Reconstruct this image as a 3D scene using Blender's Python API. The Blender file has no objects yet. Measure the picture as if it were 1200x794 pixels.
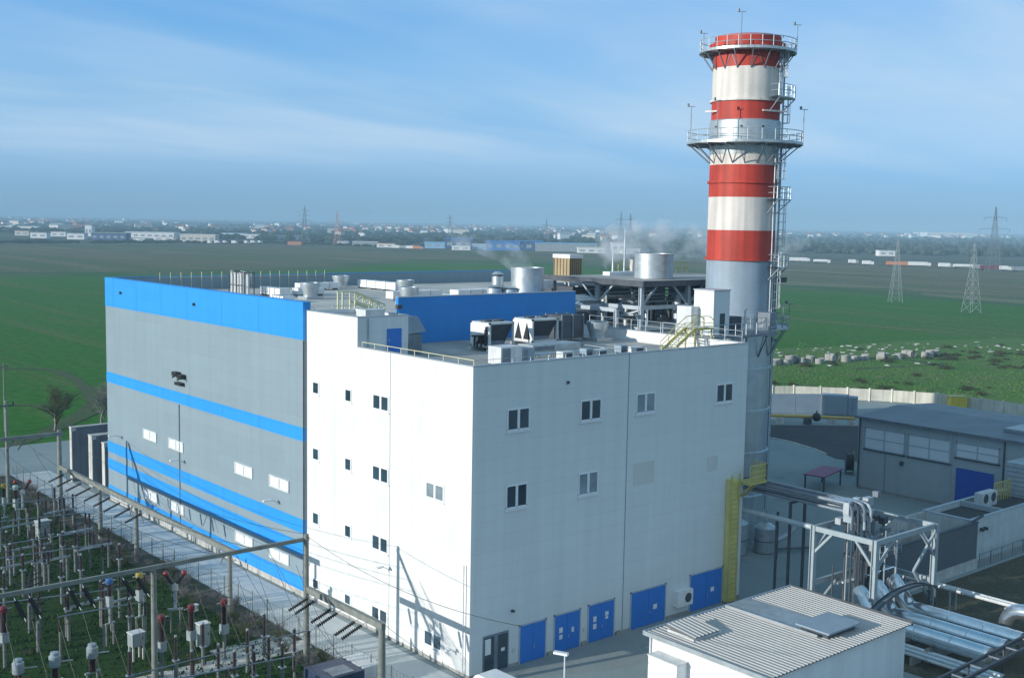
import bpy, bmesh, math, random
from mathutils import Vector, Matrix
random.seed(7)
S = bpy.context.scene
COL = S.collection
R = math.radians
# ------------------------------------------------------------------ surveyed camera
F_PX = 1353.17
PITCH, ROLL, YAW = 0.10113, 0.01744, 0.86729
CAM = Vector((-50.606, -63.850, 33.315))
fw = Vector((math.cos(YAW)*math.cos(PITCH), math.sin(YAW)*math.cos(PITCH), -math.sin(PITCH)))
r0 = Vector((math.sin(YAW), -math.cos(YAW), 0)); u0 = r0.cross(fw)
RIGHT = math.cos(ROLL)*r0 + math.sin(ROLL)*u0
UP = -math.sin(ROLL)*r0 + math.cos(ROLL)*u0
def ray(x, y): return fw + RIGHT*((x-600)/F_PX) - UP*((y-397)/F_PX)
def at(x, y, z=0.0):                      # photo pixel -> point on a level plane
    d = ray(x, y); return CAM + d*((z-CAM.z)/d.z)
def atX(x, y, X=0.0):
    d = ray(x, y); return CAM + d*((X-CAM.x)/d.x)
def atY(x, y, Y=0.0):
    d = ray(x, y); return CAM + d*((Y-CAM.y)/d.y)

# ------------------------------------------------------------------ mesh builder
class MB:
    def __init__(s): s.v = []; s.f = []
    def add(s, vs, fs):
        o = len(s.v); s.v += [tuple(v) for v in vs]; s.f += [tuple(i+o for i in f) for f in fs]
    def poly(s, pts): s.add(pts, [tuple(range(len(pts)))])
    def box(s, x0, y0, z0, x1, y1, z1):
        if x0 > x1: x0, x1 = x1, x0
        if y0 > y1: y0, y1 = y1, y0
        if z0 > z1: z0, z1 = z1, z0
        s.add([(x0,y0,z0),(x1,y0,z0),(x1,y1,z0),(x0,y1,z0),(x0,y0,z1),(x1,y0,z1),(x1,y1,z1),(x0,y1,z1)],
              [(0,3,2,1),(4,5,6,7),(0,1,5,4),(1,2,6,5),(2,3,7,6),(3,0,4,7)])
        return s
    def obox(s, c, size, rz=0.0):         # c = centre of the base
        m = Matrix.Translation(Vector(c)) @ Matrix.Rotation(rz, 4, 'Z')
        hx, hy, h = size[0]/2, size[1]/2, size[2]
        vs = [m @ Vector(p) for p in ((-hx,-hy,0),(hx,-hy,0),(hx,hy,0),(-hx,hy,0),(-hx,-hy,h),(hx,-hy,h),(hx,hy,h),(-hx,hy,h))]
        s.add(vs, [(0,3,2,1),(4,5,6,7),(0,1,5,4),(1,2,6,5),(2,3,7,6),(3,0,4,7)]); return s
    def bar(s, p0, p1, w, h=None):        # rectangular beam
        h = h or w
        p0, p1 = Vector(p0), Vector(p1); d = p1-p0
        if d.length < 1e-6: return s
        d.normalize()
        a = Vector((0,0,1)) if abs(d.z) < .95 else Vector((1,0,0))
        sd = d.cross(a).normalized(); up = sd.cross(d)
        vs = []
        for p in (p0, p1):
            for i, j in ((-1,-1),(1,-1),(1,1),(-1,1)): vs.append(p + sd*(i*w/2) + up*(j*h/2))
        s.add(vs, [(0,1,2,3),(7,6,5,4),(0,4,5,1),(1,5,6,2),(2,6,7,3),(3,7,4,0)]); return s
    def cyl(s, p0, p1, r0_, r1_=None, n=12, caps=True):
        r1_ = r0_ if r1_ is None else r1_
        p0, p1 = Vector(p0), Vector(p1); d = (p1-p0).normalized()
        a = Vector((0,0,1)) if abs(d.z) < .95 else Vector((1,0,0))
        sd = d.cross(a).normalized(); up = sd.cross(d)
        vs = []
        for p, r in ((p0, r0_), (p1, r1_)):
            for k in range(n):
                t = 2*math.pi*k/n; vs.append(p + sd*(r*math.cos(t)) + up*(r*math.sin(t)))
        fs = [(k, (k+1) % n, n+(k+1) % n, n+k) for k in range(n)]
        if caps: fs += [tuple(range(n-1, -1, -1)), tuple(range(n, 2*n))]
        s.add(vs, fs); return s
    def tube(s, pts, r, n=8, caps=True):
        pts = [Vector(p) for p in pts]; vs = []; m = len(pts); prev = None
        for i, p in enumerate(pts):
            d = (pts[min(i+1, m-1)] - pts[max(i-1, 0)]).normalized()
            if prev is None:
                a = Vector((0,0,1)) if abs(d.z) < .95 else Vector((1,0,0))
                sd = d.cross(a).normalized()
            else: sd = (prev - d*prev.dot(d)).normalized()
            prev = sd; up = sd.cross(d); rr = r[i] if isinstance(r, (list, tuple)) else r
            for k in range(n):
                t = 2*math.pi*k/n; vs.append(p + sd*(rr*math.cos(t)) + up*(rr*math.sin(t)))
        fs = []
        for i in range(m-1):
            for k in range(n): fs.append((i*n+k, i*n+(k+1) % n, (i+1)*n+(k+1) % n, (i+1)*n+k))
        if caps: fs += [tuple(range(n-1, -1, -1)), tuple((m-1)*n+k for k in range(n))]
        s.add(vs, fs); return s
    def lathe(s, prof, cx, cy, n=24, a0=0.0, a1=2*math.pi, cap=True):
        full = abs(a1-a0-2*math.pi) < 1e-6; m = n if full else n+1
        vs = [(cx+r*math.cos(a0+(a1-a0)*k/n), cy+r*math.sin(a0+(a1-a0)*k/n), z) for r, z in prof for k in range(m)]
        fs = []
        for i in range(len(prof)-1):
            for k in range(n):
                k2 = (k+1) % m
                fs.append((i*m+k, i*m+k2, (i+1)*m+k2, (i+1)*m+k))
        if cap and full:
            fs += [tuple(range(m-1, -1, -1)), tuple((len(prof)-1)*m+k for k in range(m))]
        s.add(vs, fs); return s
    def prism(s, pts, z0, z1):
        n = len(pts); vs = [(x,y,z0) for x,y in pts] + [(x,y,z1) for x,y in pts]
        s.add(vs, [tuple(range(n-1,-1,-1)), tuple(range(n,2*n))] + [(k,(k+1)%n,n+(k+1)%n,n+k) for k in range(n)]); return s
    def sphere(s, c, r, n=10, m=7, sz=1.0):
        prof = [(max(1e-3, r*math.sin(math.pi*i/m)), c[2]-r*sz*math.cos(math.pi*i/m)) for i in range(m+1)]
        return s.lathe(prof, c[0], c[1], n)
    def pieces(s):                        # the loose pieces of this mesh
        par = list(range(len(s.v)))
        def find(a):
            while par[a] != a: par[a] = par[par[a]]; a = par[a]
            return a
        for f in s.f:
            for q in f[1:]: par[find(q)] = find(f[0])
        g = {}
        for f in s.f: g.setdefault(find(f[0]), []).append(f)
        out = []
        for fs in g.values():
            b = MB(); m = {}
            for f in fs:
                for q in f:
                    if q not in m: m[q] = len(b.v); b.v.append(s.v[q])
                b.f.append(tuple(m[q] for q in f))
            out.append(b)
        return out
    EACH = {'post','beam','leg','support','sleeper','saddle','foot','stringer','corner_post','bracket','knee_brace','tread','chamber','flange','insulator','link','slat','rail','door_bar','leg_post'}
    def build(s, name, mat, parent=None, smooth=False, local=False):
        if name in MB.EACH and parent is not None:
            ps = s.pieces()
            if 1 < len(ps) <= 60:
                for p_ in ps: o = p_._build(name, mat, parent, smooth, local)
                return o
        return s._build(name, mat, parent, smooth, local)
    def _build(s, name, mat, parent=None, smooth=False, local=False):
        me = bpy.data.meshes.new(name)
        off = Vector((0,0,0))
        if parent is not None and not local:
            p = parent
            while p is not None: off += p.location; p = p.parent
        me.from_pydata([Vector(v)-off for v in s.v], [], s.f); me.update()
        bm = bmesh.new(); bm.from_mesh(me); bmesh.ops.recalc_face_normals(bm, faces=bm.faces); bm.to_mesh(me); bm.free()
        if smooth:
            me.polygons.foreach_set('use_smooth', [True]*len(me.polygons)); me.set_sharp_from_angle(angle=R(38))
        me.materials.append(mat)
        o = bpy.data.objects.new(name, me); COL.objects.link(o)
        if parent is not None: o.parent = parent
        return o
def tag(o, label=None, cat=None, group=None, kind=None):
    if label: o['label'] = label
    if cat: o['category'] = cat
    if group: o['group'] = group
    if kind: o['kind'] = kind
    return o
def thing(name, label, cat, loc=(0,0,0), group=None, rz=0.0):
    o = bpy.data.objects.new(name, None); COL.objects.link(o); o.empty_display_size = .3
    o.location = loc; o.rotation_euler.z = rz
    return tag(o, label, cat, group)
def dup(o, loc, rz=0.0, label=None, group=None, scale=None):
    def rec(a, par):
        c = a.copy(); COL.objects.link(c)
        if par is not None: c.parent = par
        for ch in kids.get(a, []): rec(ch, c)
        return c
    kids = {}
    for q in list(COL.objects):
        if q.parent is not None: kids.setdefault(q.parent, []).append(q)
    c = rec(o, None); c.location = loc; c.rotation_euler.z = rz
    if scale: c.scale = scale
    if label: c['label'] = label
    if group: c['group'] = group
    return c

# ------------------------------------------------------------------ materials
def nt(name):
    m = bpy.data.materials.new(name); m.use_nodes = True
    n = m.node_tree.nodes; l = m.node_tree.links
    return m, n, l, n['Principled BSDF']
def N(n, t, **kw):
    o = n.new(t)
    for k, v in kw.items(): setattr(o, k, v)
    return o
def mat(name, col, rough=.6, metal=0.0, var=.12, scale=.6, fine=.06, fscale=9.0, stretch=(1,1,1), streak=0.0, bump=0.0, bscale=6.0, spec=.5):
    m, n, l, p = nt(name)
    geo = N(n, 'ShaderNodeNewGeometry'); mp = N(n, 'ShaderNodeMapping'); mp.inputs['Scale'].default_value = stretch
    l.new(geo.outputs['Position'], mp.inputs['Vector'])
    def noise(sc, det=4):
        t = N(n, 'ShaderNodeTexNoise'); t.inputs['Scale'].default_value = sc; t.inputs['Detail'].default_value = det
        l.new(mp.outputs[0], t.inputs['Vector']); return t.outputs['Fac']
    def rng(src, lo, hi, a=.3, b=.7):
        t = N(n, 'ShaderNodeMapRange'); t.inputs[1].default_value = a; t.inputs[2].default_value = b
        t.inputs[3].default_value = lo; t.inputs[4].default_value = hi; l.new(src, t.inputs[0]); return t.outputs[0]
    def mul(a, b):
        t = N(n, 'ShaderNodeMath', operation='MULTIPLY'); l.new(a, t.inputs[0]); l.new(b, t.inputs[1]); return t.outputs[0]
    f = rng(noise(scale), 1-var, 1+var)
    if fine: f = mul(f, rng(noise(fscale, 2), 1-fine, 1+fine))
    if streak:
        m2 = N(n, 'ShaderNodeMapping'); m2.inputs['Scale'].default_value = (1.6, 1.6, .06); l.new(geo.outputs['Position'], m2.inputs['Vector'])
        t = N(n, 'ShaderNodeTexNoise'); t.inputs['Scale'].default_value = 1.0; t.inputs['Detail'].default_value = 6
        l.new(m2.outputs[0], t.inputs['Vector']); f = mul(f, rng(t.outputs['Fac'], 1-streak, 1+streak*.25, .3, .6))
    c = N(n, 'ShaderNodeMix', data_type='RGBA', blend_type='MULTIPLY'); c.inputs[0].default_value = 1
    c.inputs[6].default_value = (*col, 1)
    cmb = N(n, 'ShaderNodeCombineColor')
    for i in range(3): l.new(f, cmb.inputs[i])
    l.new(cmb.outputs[0], c.inputs[7]); l.new(c.outputs[2], p.inputs['Base Color'])
    p.inputs['Roughness'].default_value = rough; p.inputs['Metallic'].default_value = metal
    p.inputs['Specular IOR Level'].default_value = spec
    if bump:
        b = N(n, 'ShaderNodeBump'); b.inputs['Strength'].default_value = bump; b.inputs['Distance'].default_value = .05
        l.new(noise(bscale, 5), b.inputs['Height']); l.new(b.outputs[0], p.inputs['Normal'])
    return m
def panelled(name, col, axis, pitch, rib, var=.035, rough=.5, streak=.05):
    """sheet cladding: panels of slightly different tone and fine ribs across them"""
    m, n, l, p = nt(name)
    geo = N(n, 'ShaderNodeNewGeometry'); sx = N(n, 'ShaderNodeSeparateXYZ'); l.new(geo.outputs['Position'], sx.inputs[0])
    def math_(op, a, b=None):
        t = N(n, 'ShaderNodeMath', operation=op)
        for i, q in enumerate((a, b)):
            if q is None: continue
            if isinstance(q, (int, float)): t.inputs[i].default_value = q
            else: l.new(q, t.inputs[i])
        return t.outputs[0]
    ax = sx.outputs['XYZ'.index(axis)]
    cell = math_('FLOOR', math_('DIVIDE', ax, pitch)); row = math_('FLOOR', math_('DIVIDE', sx.outputs[2], 1.15))
    cb = N(n, 'ShaderNodeCombineXYZ'); l.new(cell, cb.inputs[0]); l.new(row, cb.inputs[1])
    wn = N(n, 'ShaderNodeTexWhiteNoise', noise_dimensions='3D'); l.new(cb.outputs[0], wn.inputs['Vector'])
    f = math_('ADD', math_('MULTIPLY', wn.outputs['Value'], 2*var), 1-var)
    rowf = math_('FRACT', math_('DIVIDE', sx.outputs[2], 1.15))
    line = math_('LESS_THAN', rowf, .05)
    f = math_('MULTIPLY', f, math_('SUBTRACT', 1, math_('MULTIPLY', line, .07)))
    m2 = N(n, 'ShaderNodeMapping'); m2.inputs['Scale'].default_value = (1.2, 1.2, .05); l.new(geo.outputs['Position'], m2.inputs['Vector'])
    t = N(n, 'ShaderNodeTexNoise'); t.inputs['Detail'].default_value = 6; l.new(m2.outputs[0], t.inputs['Vector']); t.inputs['Scale'].default_value = 1
    mr = N(n, 'ShaderNodeMapRange'); l.new(t.outputs['Fac'], mr.inputs[0])
    for i, v in enumerate((.3, .65, 1-streak, 1+streak*.4)): mr.inputs[i+1].default_value = v
    f = math_('MULTIPLY', f, mr.outputs[0])
    cmb = N(n, 'ShaderNodeCombineColor')
    for i in range(3): l.new(f, cmb.inputs[i])
    c = N(n, 'ShaderNodeMix', data_type='RGBA', blend_type='MULTIPLY'); c.inputs[0].default_value = 1; c.inputs[6].default_value = (*col, 1)
    l.new(cmb.outputs[0], c.inputs[7]); l.new(c.outputs[2], p.inputs['Base Color'])
    p.inputs['Roughness'].default_value = rough
    if rib:
        w = math_('SINE', math_('MULTIPLY', sx.outputs[2], 2*math.pi/rib))
        b = N(n, 'ShaderNodeBump'); b.inputs['Strength'].default_value = .25; b.inputs['Distance'].default_value = .02
        l.new(w, b.inputs['Height']); l.new(b.outputs[0], p.inputs['Normal'])
    return m
def ground_mat(name, c1, c2, c3, s1=.05, s2=.6, s3=5.0, stretch=(1,1,1), rot=0.0, rough=.95, bump=.4, patch=.5, fc=.45, rows=0.0):
    """three soil/grass tones broken up at three scales"""
    m, n, l, p = nt(name)
    geo = N(n, 'ShaderNodeNewGeometry'); mp = N(n, 'ShaderNodeMapping'); mp.inputs['Scale'].default_value = stretch; mp.inputs['Rotation'].default_value[2] = rot
    l.new(geo.outputs['Position'], mp.inputs['Vector'])
    def noise(sc, det, vec=None, rgh=.6):
        t = N(n, 'ShaderNodeTexNoise'); t.inputs['Scale'].default_value = sc; t.inputs['Detail'].default_value = det; t.inputs['Roughness'].default_value = rgh
        l.new(vec or mp.outputs[0], t.inputs['Vector']); return t.outputs['Fac']
    def ramp(src, a, b):
        t = N(n, 'ShaderNodeMapRange', interpolation_type='SMOOTHSTEP'); t.inputs[1].default_value = a; t.inputs[2].default_value = b; l.new(src, t.inputs[0]); return t.outputs[0]
    def mix(f, a, b):
        t = N(n, 'ShaderNodeMix', data_type='RGBA')
        l.new(f, t.inputs[0])
        for i, q in ((6, a), (7, b)):
            if isinstance(q, tuple): t.inputs[i].default_value = (*q, 1)
            else: l.new(q, t.inputs[i])
        return t.outputs[2]
    base = mix(ramp(noise(s1, 6), .5-.18, .5+.18), c1, c2)
    base = mix(ramp(noise(s2, 6), patch, patch+.2), base, c3)
    if rows:                             # drilled rows and wheelings running one way across the field
        rm = N(n, 'ShaderNodeMapping'); rm.inputs['Scale'].default_value = (.045, .0016, 1); rm.inputs['Rotation'].default_value[2] = rows
        l.new(geo.outputs['Position'], rm.inputs['Vector']); rn = noise(1.0, 7, rm.outputs[0], .75)
        base = mix(ramp(rn, .50, .68), base, c3)
        rm2 = N(n, 'ShaderNodeMapping'); rm2.inputs['Scale'].default_value = (.18, .004, 1); rm2.inputs['Rotation'].default_value[2] = rows
        l.new(geo.outputs['Position'], rm2.inputs['Vector']); base = mix(ramp(noise(1.0, 4, rm2.outputs[0], .6), .56, .64), base, c1)
    fine = noise(s3, 4, geo.outputs['Position'])
    mr = N(n, 'ShaderNodeMapRange'); l.new(fine, mr.inputs[0])
    for i, v in enumerate((.25, .75, 1-fc, 1+fc)): mr.inputs[i+1].default_value = v
    cmb = N(n, 'ShaderNodeCombineColor')
    for i in range(3): l.new(mr.outputs[0], cmb.inputs[i])
    c = N(n, 'ShaderNodeMix', data_type='RGBA', blend_type='MULTIPLY'); c.inputs[0].default_value = .8
    l.new(base, c.inputs[6]); l.new(cmb.outputs[0], c.inputs[7]); l.new(c.outputs[2], p.inputs['Base Color'])
    p.inputs['Roughness'].default_value = rough; p.inputs['Specular IOR Level'].default_value = .15
    if bump:
        b = N(n, 'ShaderNodeBump'); b.inputs['Strength'].default_value = bump; b.inputs['Distance'].default_value = .15
        l.new(fine, b.inputs['Height']); l.new(b.outputs[0], p.inputs['Normal'])
    return m

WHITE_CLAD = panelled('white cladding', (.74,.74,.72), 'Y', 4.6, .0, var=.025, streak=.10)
WHITE_CLAD_SHADE = panelled('white cladding shade tone', (.68,.705,.69), 'X', 5.3, .0, var=.015, streak=.05)  # same white cladding, colour greyed and greened for the shaded south face
GREY_CLAD = panelled('grey cladding', (.24,.315,.355), 'Y', 6.6, 0, var=.03, streak=.05)
BLUE_CLAD = panelled('sky blue cladding', (.02,.295,.74), 'Y', 6.6, 0, var=.025, streak=.05)
BLUE_WALL = panelled('blue sheet', (.018,.25,.66), 'X', 3.1, .0, var=.03, streak=.05)
DOOR_BLUE = mat('door blue paint', (.02,.185,.60), .45, var=.05, scale=2)
SHED_BLUE = mat('shed door blue', (.012,.09,.46), .5, var=.08, scale=2)
CONC = mat('concrete', (.36,.35,.32), .9, var=.18, scale=.35, fine=.12, streak=.15, bump=.2)
CONC_L = mat('pale concrete', (.50,.49,.45), .9, var=.15, scale=.8, fine=.1, streak=.2)
POLE_CONC = mat('pole concrete', (.22,.23,.205), .9, var=.16, scale=1.2, streak=.12)
ROOFING = mat('roof membrane', (.36,.36,.34), .9, var=.22, scale=.25, fine=.08)
ROOF_PALE = mat('gravelled roof', (.47,.46,.42), .95, var=.2, scale=.18, fine=.1, fscale=6)
COPING = mat('metal coping', (.50,.53,.55), .4, .6, var=.1)
WHITE = mat('white paint', (.78,.78,.77), .45, var=.05, scale=1.5, streak=.06)
OFFWHITE = mat('off white metal', (.62,.63,.62), .5, var=.1, scale=1.2, streak=.12)
GALV = mat('galvanised steel', (.50,.545,.56), .42, .6, var=.14, scale=1.5, streak=.1)
STACKGREY = mat('stack grey paint', (.27,.34,.40), .55, .0, var=.07, scale=.6, streak=.1)
RACKP = mat('pale rack paint', (.34,.40,.42), .45, .1, var=.08, scale=1.2)
SW_POST = mat('weathered post concrete', (.165,.175,.165), .9, var=.2, scale=1.4, streak=.15)
STEEL = mat('steel blue grey paint', (.44,.49,.52), .5, .2, var=.1, scale=1.2)
DARKSTEEL = mat('dark steel', (.075,.085,.10), .55, .3, var=.25, scale=1)
MIDSTEEL = mat('mid grey steel', (.20,.23,.26), .5, .3, var=.22, scale=1)
RED = mat('red stack paint', (.46,.042,.022), .65, var=.14, scale=.4, streak=.3)
CREAM = mat('white stack paint', (.66,.605,.55), .6, var=.09, scale=.4, streak=.24)
YELLOW = mat('safety yellow', (.50,.43,.12), .5, var=.12)
YELLOWP = mat('pale yellow rail', (.72,.68,.42), .55, var=.1)
GLASS = mat('window glass', (.03,.06,.085), .06, 0, var=.5, scale=.35, fine=0, spec=.8)
GLASS_B = mat('curtained window glass', (.22,.28,.31), .12, 0, var=.3, scale=.5, fine=0, spec=.8)
PANEL_W = mat('translucent glazing', (.76,.80,.82), .25, var=.04, scale=.8)
FRAME_W = mat('white window frame', (.8,.8,.8), .45, var=.03)
BLACK = mat('black rubber', (.015,.015,.017), .5, var=.2)
PORC = mat('brown porcelain', (.045,.026,.022), .25, var=.3, scale=3)
PORC_G = mat('grey porcelain', (.30,.34,.36), .25, var=.15, scale=3)
SILVER = mat('aluminium jacket', (.80,.84,.86), .2, .92, var=.08, scale=1.5, streak=.06)
TAN = mat('tan louvre', (.36,.28,.16), .7, var=.15)
ASPH = ground_mat('asphalt', (.055,.06,.063), (.08,.084,.084), (.10,.10,.097), .06, .25, 3.5, bump=.1, patch=.55, fc=.12)
YARD = ground_mat('yard concrete', (.24,.29,.29), (.30,.345,.335), (.19,.225,.225), .05, .22, 3.0, bump=.06, patch=.58, fc=.10)
PATHM = ground_mat('service road concrete', (.50,.525,.52), (.57,.595,.58), (.42,.445,.435), .06, .3, 3.0, bump=.05, patch=.6, fc=.08)
# ------------------------------------------------------------------ camera, sun, sky, haze
cam = bpy.data.cameras.new('camera'); cam.sensor_width = 36; cam.lens = F_PX/1200*36; cam.clip_start = .5; cam.clip_end = 40000
co = bpy.data.objects.new('camera', cam); COL.objects.link(co); S.camera = co
mw = Matrix.Identity(4)
for i, v in enumerate((RIGHT, UP, -fw)):
    for j in range(3): mw[j][i] = v[j]
co.matrix_world = Matrix.Translation(CAM) @ mw
SUN_EL = R(14.0); SUN_DIR = Vector((-.977, .21, 0)).normalized()*math.cos(SUN_EL) + Vector((0,0,math.sin(SUN_EL)))
sun = bpy.data.lights.new('sun', 'SUN'); sun.energy = 4.4; sun.angle = R(.53); sun.color = (1.0, .965, .90)
so = bpy.data.objects.new('sun', sun); COL.objects.link(so)
so.rotation_euler = (-SUN_DIR).to_track_quat('-Z', 'Y').to_euler(); so.location = (-60, 30, 60)
W = bpy.data.worlds.new('World'); S.world = W; W.use_nodes = True
n = W.node_tree.nodes; l = W.node_tree.links; bg = n['Background']
sky = N(n, 'ShaderNodeTexSky', sky_type='NISHITA'); sky.sun_disc = False; sky.sun_elevation = SUN_EL
sky.sun_rotation = math.atan2(SUN_DIR.x, SUN_DIR.y); sky.altitude = 100; sky.air_density = 1.0; sky.dust_density = .6; sky.ozone_density = 2.0
tc = N(n, 'ShaderNodeTexCoord'); sx = N(n, 'ShaderNodeSeparateXYZ'); l.new(tc.outputs['Generated'], sx.inputs[0])
def wm(op, a, b=None):
    t = N(n, 'ShaderNodeMath', operation=op)
    for i, q in enumerate((a, b)):
        if q is None: continue
        if isinstance(q, (int, float)): t.inputs[i].default_value = q
        else: l.new(q, t.inputs[i])
    return t.outputs[0]
zc = wm('MAXIMUM', sx.outputs[2], 0.0)
den = wm('ADD', zc, .10)
cb = N(n, 'ShaderNodeCombineXYZ'); l.new(wm('DIVIDE', sx.outputs[0], den), cb.inputs[0]); l.new(wm('DIVIDE', sx.outputs[1], den), cb.inputs[1])
mp = N(n, 'ShaderNodeMapping'); mp.inputs['Rotation'].default_value[2] = R(38); mp.inputs['Scale'].default_value = (.55, 1.25, 1); l.new(cb.outputs[0], mp.inputs[0])
def wnoise(sc, det, rough, dist=0.0):
    t = N(n, 'ShaderNodeTexNoise'); t.inputs['Scale'].default_value = sc; t.inputs['Detail'].default_value = det; t.inputs['Roughness'].default_value = rough; t.inputs['Distortion'].default_value = dist
    l.new(mp.outputs[0], t.inputs[0]); return t.outputs['Fac']
def wrange(src, a, b, c=0.0, d=1.0):
    t = N(n, 'ShaderNodeMapRange', interpolation_type='SMOOTHSTEP')
    for i, v in enumerate((a, b, c, d)): t.inputs[i+1].default_value = v
    l.new(src, t.inputs[0]); return t.outputs[0]
veil = wm('MULTIPLY', wrange(wnoise(.40, 4, .5, .4), .34, .66), wm('ADD', wm('MULTIPLY', wnoise(1.7, 6, .62, .5), .9), .35))
veil = wm('MULTIPLY', veil, wrange(sx.outputs[2], .02, .075))
# the air's own blue: Nishita tinted by height above the horizon
ramp = N(n, 'ShaderNodeValToRGB'); l.new(zc, ramp.inputs[0]); el = ramp.color_ramp.elements
SKYR = [(0.0, (.62,1.12,2.35)), (.03, (.50,1.0,2.25)), (.06, (.54,1.05,2.12)), (.10, (.60,1.08,1.72)), (.16, (.52,1.05,1.64)), (.205, (.44,1.0,1.56)), (.5, (.20,.90,.86)), (1.0, (.30,1.05,.95))]
while len(el) < len(SKYR): el.new(.5)
for e, (p_, c_) in zip(el, SKYR): e.position = p_; e.color = (*c_, 1)
mx = N(n, 'ShaderNodeMix', data_type='RGBA', blend_type='MULTIPLY'); mx.inputs[0].default_value = 1
l.new(sky.outputs[0], mx.inputs[6]); l.new(ramp.outputs[0], mx.inputs[7])
ramp2 = N(n, 'ShaderNodeValToRGB'); l.new(zc, ramp2.inputs[0]); el2 = ramp2.color_ramp.elements
SKY2 = [(0.0, (1.95,3.45,5.0)), (.018, (2.1,3.7,5.5)), (.06, (2.2,4.1,6.3)), (.118, (2.1,4.3,7.0)), (.18, (1.25,3.6,7.0)), (.32, (.9,2.9,5.2)), (1.0, (.7,2.2,3.8))]
while len(el2) < len(SKY2): el2.new(.5)
for e, (p_, c_) in zip(el2, SKY2): e.position = p_; e.color = (*c_, 1)
even = N(n, 'ShaderNodeMix', data_type='RGBA'); even.inputs[0].default_value = .7; l.new(mx.outputs[2], even.inputs[6]); l.new(ramp2.outputs[0], even.inputs[7]); mx = even
cl = N(n, 'ShaderNodeMix', data_type='RGBA'); cl.inputs[7].default_value = (4.5, 6.0, 7.5, 1)
l.new(wm('MULTIPLY', veil, .95), cl.inputs[0]); l.new(mx.outputs[2], cl.inputs[6])
l.new(cl.outputs[2], bg.inputs['Color']); bg.inputs['Strength'].default_value = .12
vs = S.view_settings; vs.view_transform = 'Standard'; vs.look = 'None'; vs.exposure = 0.0; vs.gamma = 1.0; vs.use_curve_mapping = False
S.cycles.max_bounces = 6; S.cycles.volume_bounces = 3; S.cycles.use_denoising = True

hz = MB().box(-7000, -7000, -1.2, 12000, 12000, 62)
HZ = bpy.data.materials.new('haze'); HZ.use_nodes = True; hn = HZ.node_tree.nodes; hn.remove(hn['Principled BSDF'])
pv = hn.new('ShaderNodeVolumePrincipled'); pv.inputs['Density'].default_value = .00023; pv.inputs['Color'].default_value = (.44,.655,.83,1); pv.inputs['Anisotropy'].default_value = -.15
HZ.node_tree.links.new(pv.outputs[0], hn['Material Output'].inputs['Volume'])
tag(hz.build('haze', HZ), kind='stuff', label='pale blue haze lying over the plain', cat='haze')

# ------------------------------------------------------------------ the ground
def sheet(name, pts, z, m, kind='structure', sub=0):
    b = MB(); b.poly([(p[0], p[1], z) for p in pts]); o = b.build(name, m); tag(o, kind=kind)
    return o
FALLOW = ground_mat('fallow field', (.125,.122,.062), (.080,.118,.048), (.19,.155,.09), .006, .025, .35, stretch=(1,.22,1), rot=R(-40), bump=.1, patch=.52, rows=R(-28))
GREENF = ground_mat('young wheat', (.032,.140,.009), (.048,.148,.013), (.105,.140,.038), .012, .045, .5, stretch=(1,.3,1), rot=R(-42), bump=.2, patch=.54, rows=R(-35))
MEADOW = ground_mat('rough meadow', (.078,.175,.032), (.105,.18,.042), (.17,.155,.09), .05, .22, 1.6, stretch=(1,.6,1), rot=R(-30), bump=.5, patch=.53)
GRASS = ground_mat('switchyard grass', (.018,.052,.009), (.030,.062,.013), (.058,.052,.032), .12, .45, 4.5, bump=.7, patch=.53)
DIRT = ground_mat('brown dirt', (.105,.092,.06), (.075,.075,.048), (.15,.125,.08), .12, .4, 3.0, bump=.5, patch=.5)
VERGE = ground_mat('grey verge', (.085,.088,.075), (.06,.07,.045), (.12,.115,.095), .25, .8, 4.0, bump=.6, patch=.52)
TRACKM = ground_mat('dirt track', (.085,.105,.05), (.07,.105,.04), (.04,.11,.022), .15, .5, 2.0, bump=.3, patch=.55)
FARLAND = ground_mat('far land', (.07,.085,.05), (.10,.10,.065), (.045,.065,.04), .004, .02, .1, bump=0)
sheet('ground', [(-6900,-6900),(11900,-6900),(11900,11900),(-6900,11900)], -.30, FALLOW)
def px(*q, z=0): return [tuple(at(x, y, z).xy) for x, y in q]
sheet('far_plain', px((-700,284.5),(0,283.5),(300,286),(560,293),(800,298),(900,303),(1040,308),(1200,312),(1900,332)) + [(9000,800),(11000,11000),(-300,11000)], -.20, FARLAND)
sheet('green_field', px((-150,321),(120,321),(340,316),(480,306),(650,309),(830,324),(915,336),(1000,341),(1190,356),(1400,376)) + [(330,60),(170,100),(100,100),(-5,108),(-80,112)], -.10, GREENF)
sheet('meadow', px((880,408),(950,407),(1060,399),(1190,396),(1420,404)) + [(175,-30),(150,20),(152,50),(146,70),(118,66),(106,84)], -.05, MEADOW)
MARGIN = ground_mat('field margin', (.030,.115,.018), (.115,.122,.068), (.075,.115,.04), .02, .09, .5, stretch=(1,.25,1), rot=R(-42), bump=.1, patch=.5)
sheet('field_margin', px((-150,318.5),(120,318.5),(340,313.5),(480,303.5),(650,306),(830,320),(915,331),(1000,335),(1190,349),(1400,368)) + px((1400,379),(1190,358.5),(1000,343),(915,338),(830,326),(650,311),(480,308),(340,318),(120,323.5),(-150,323.5)), -.06, MARGIN)
sheet('yard', [(-.6,-140),(160,-140),(150,28),(153,49),(144,72),(119,66),(106,86),(-.6,88)], 0, YARD)
PAINTED_SHADE = ground_mat('dark apron', (.25,.275,.265), (.29,.315,.30), (.22,.24,.23), .08, .35, 3.0, bump=.05, patch=.56, fc=.1)
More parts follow.
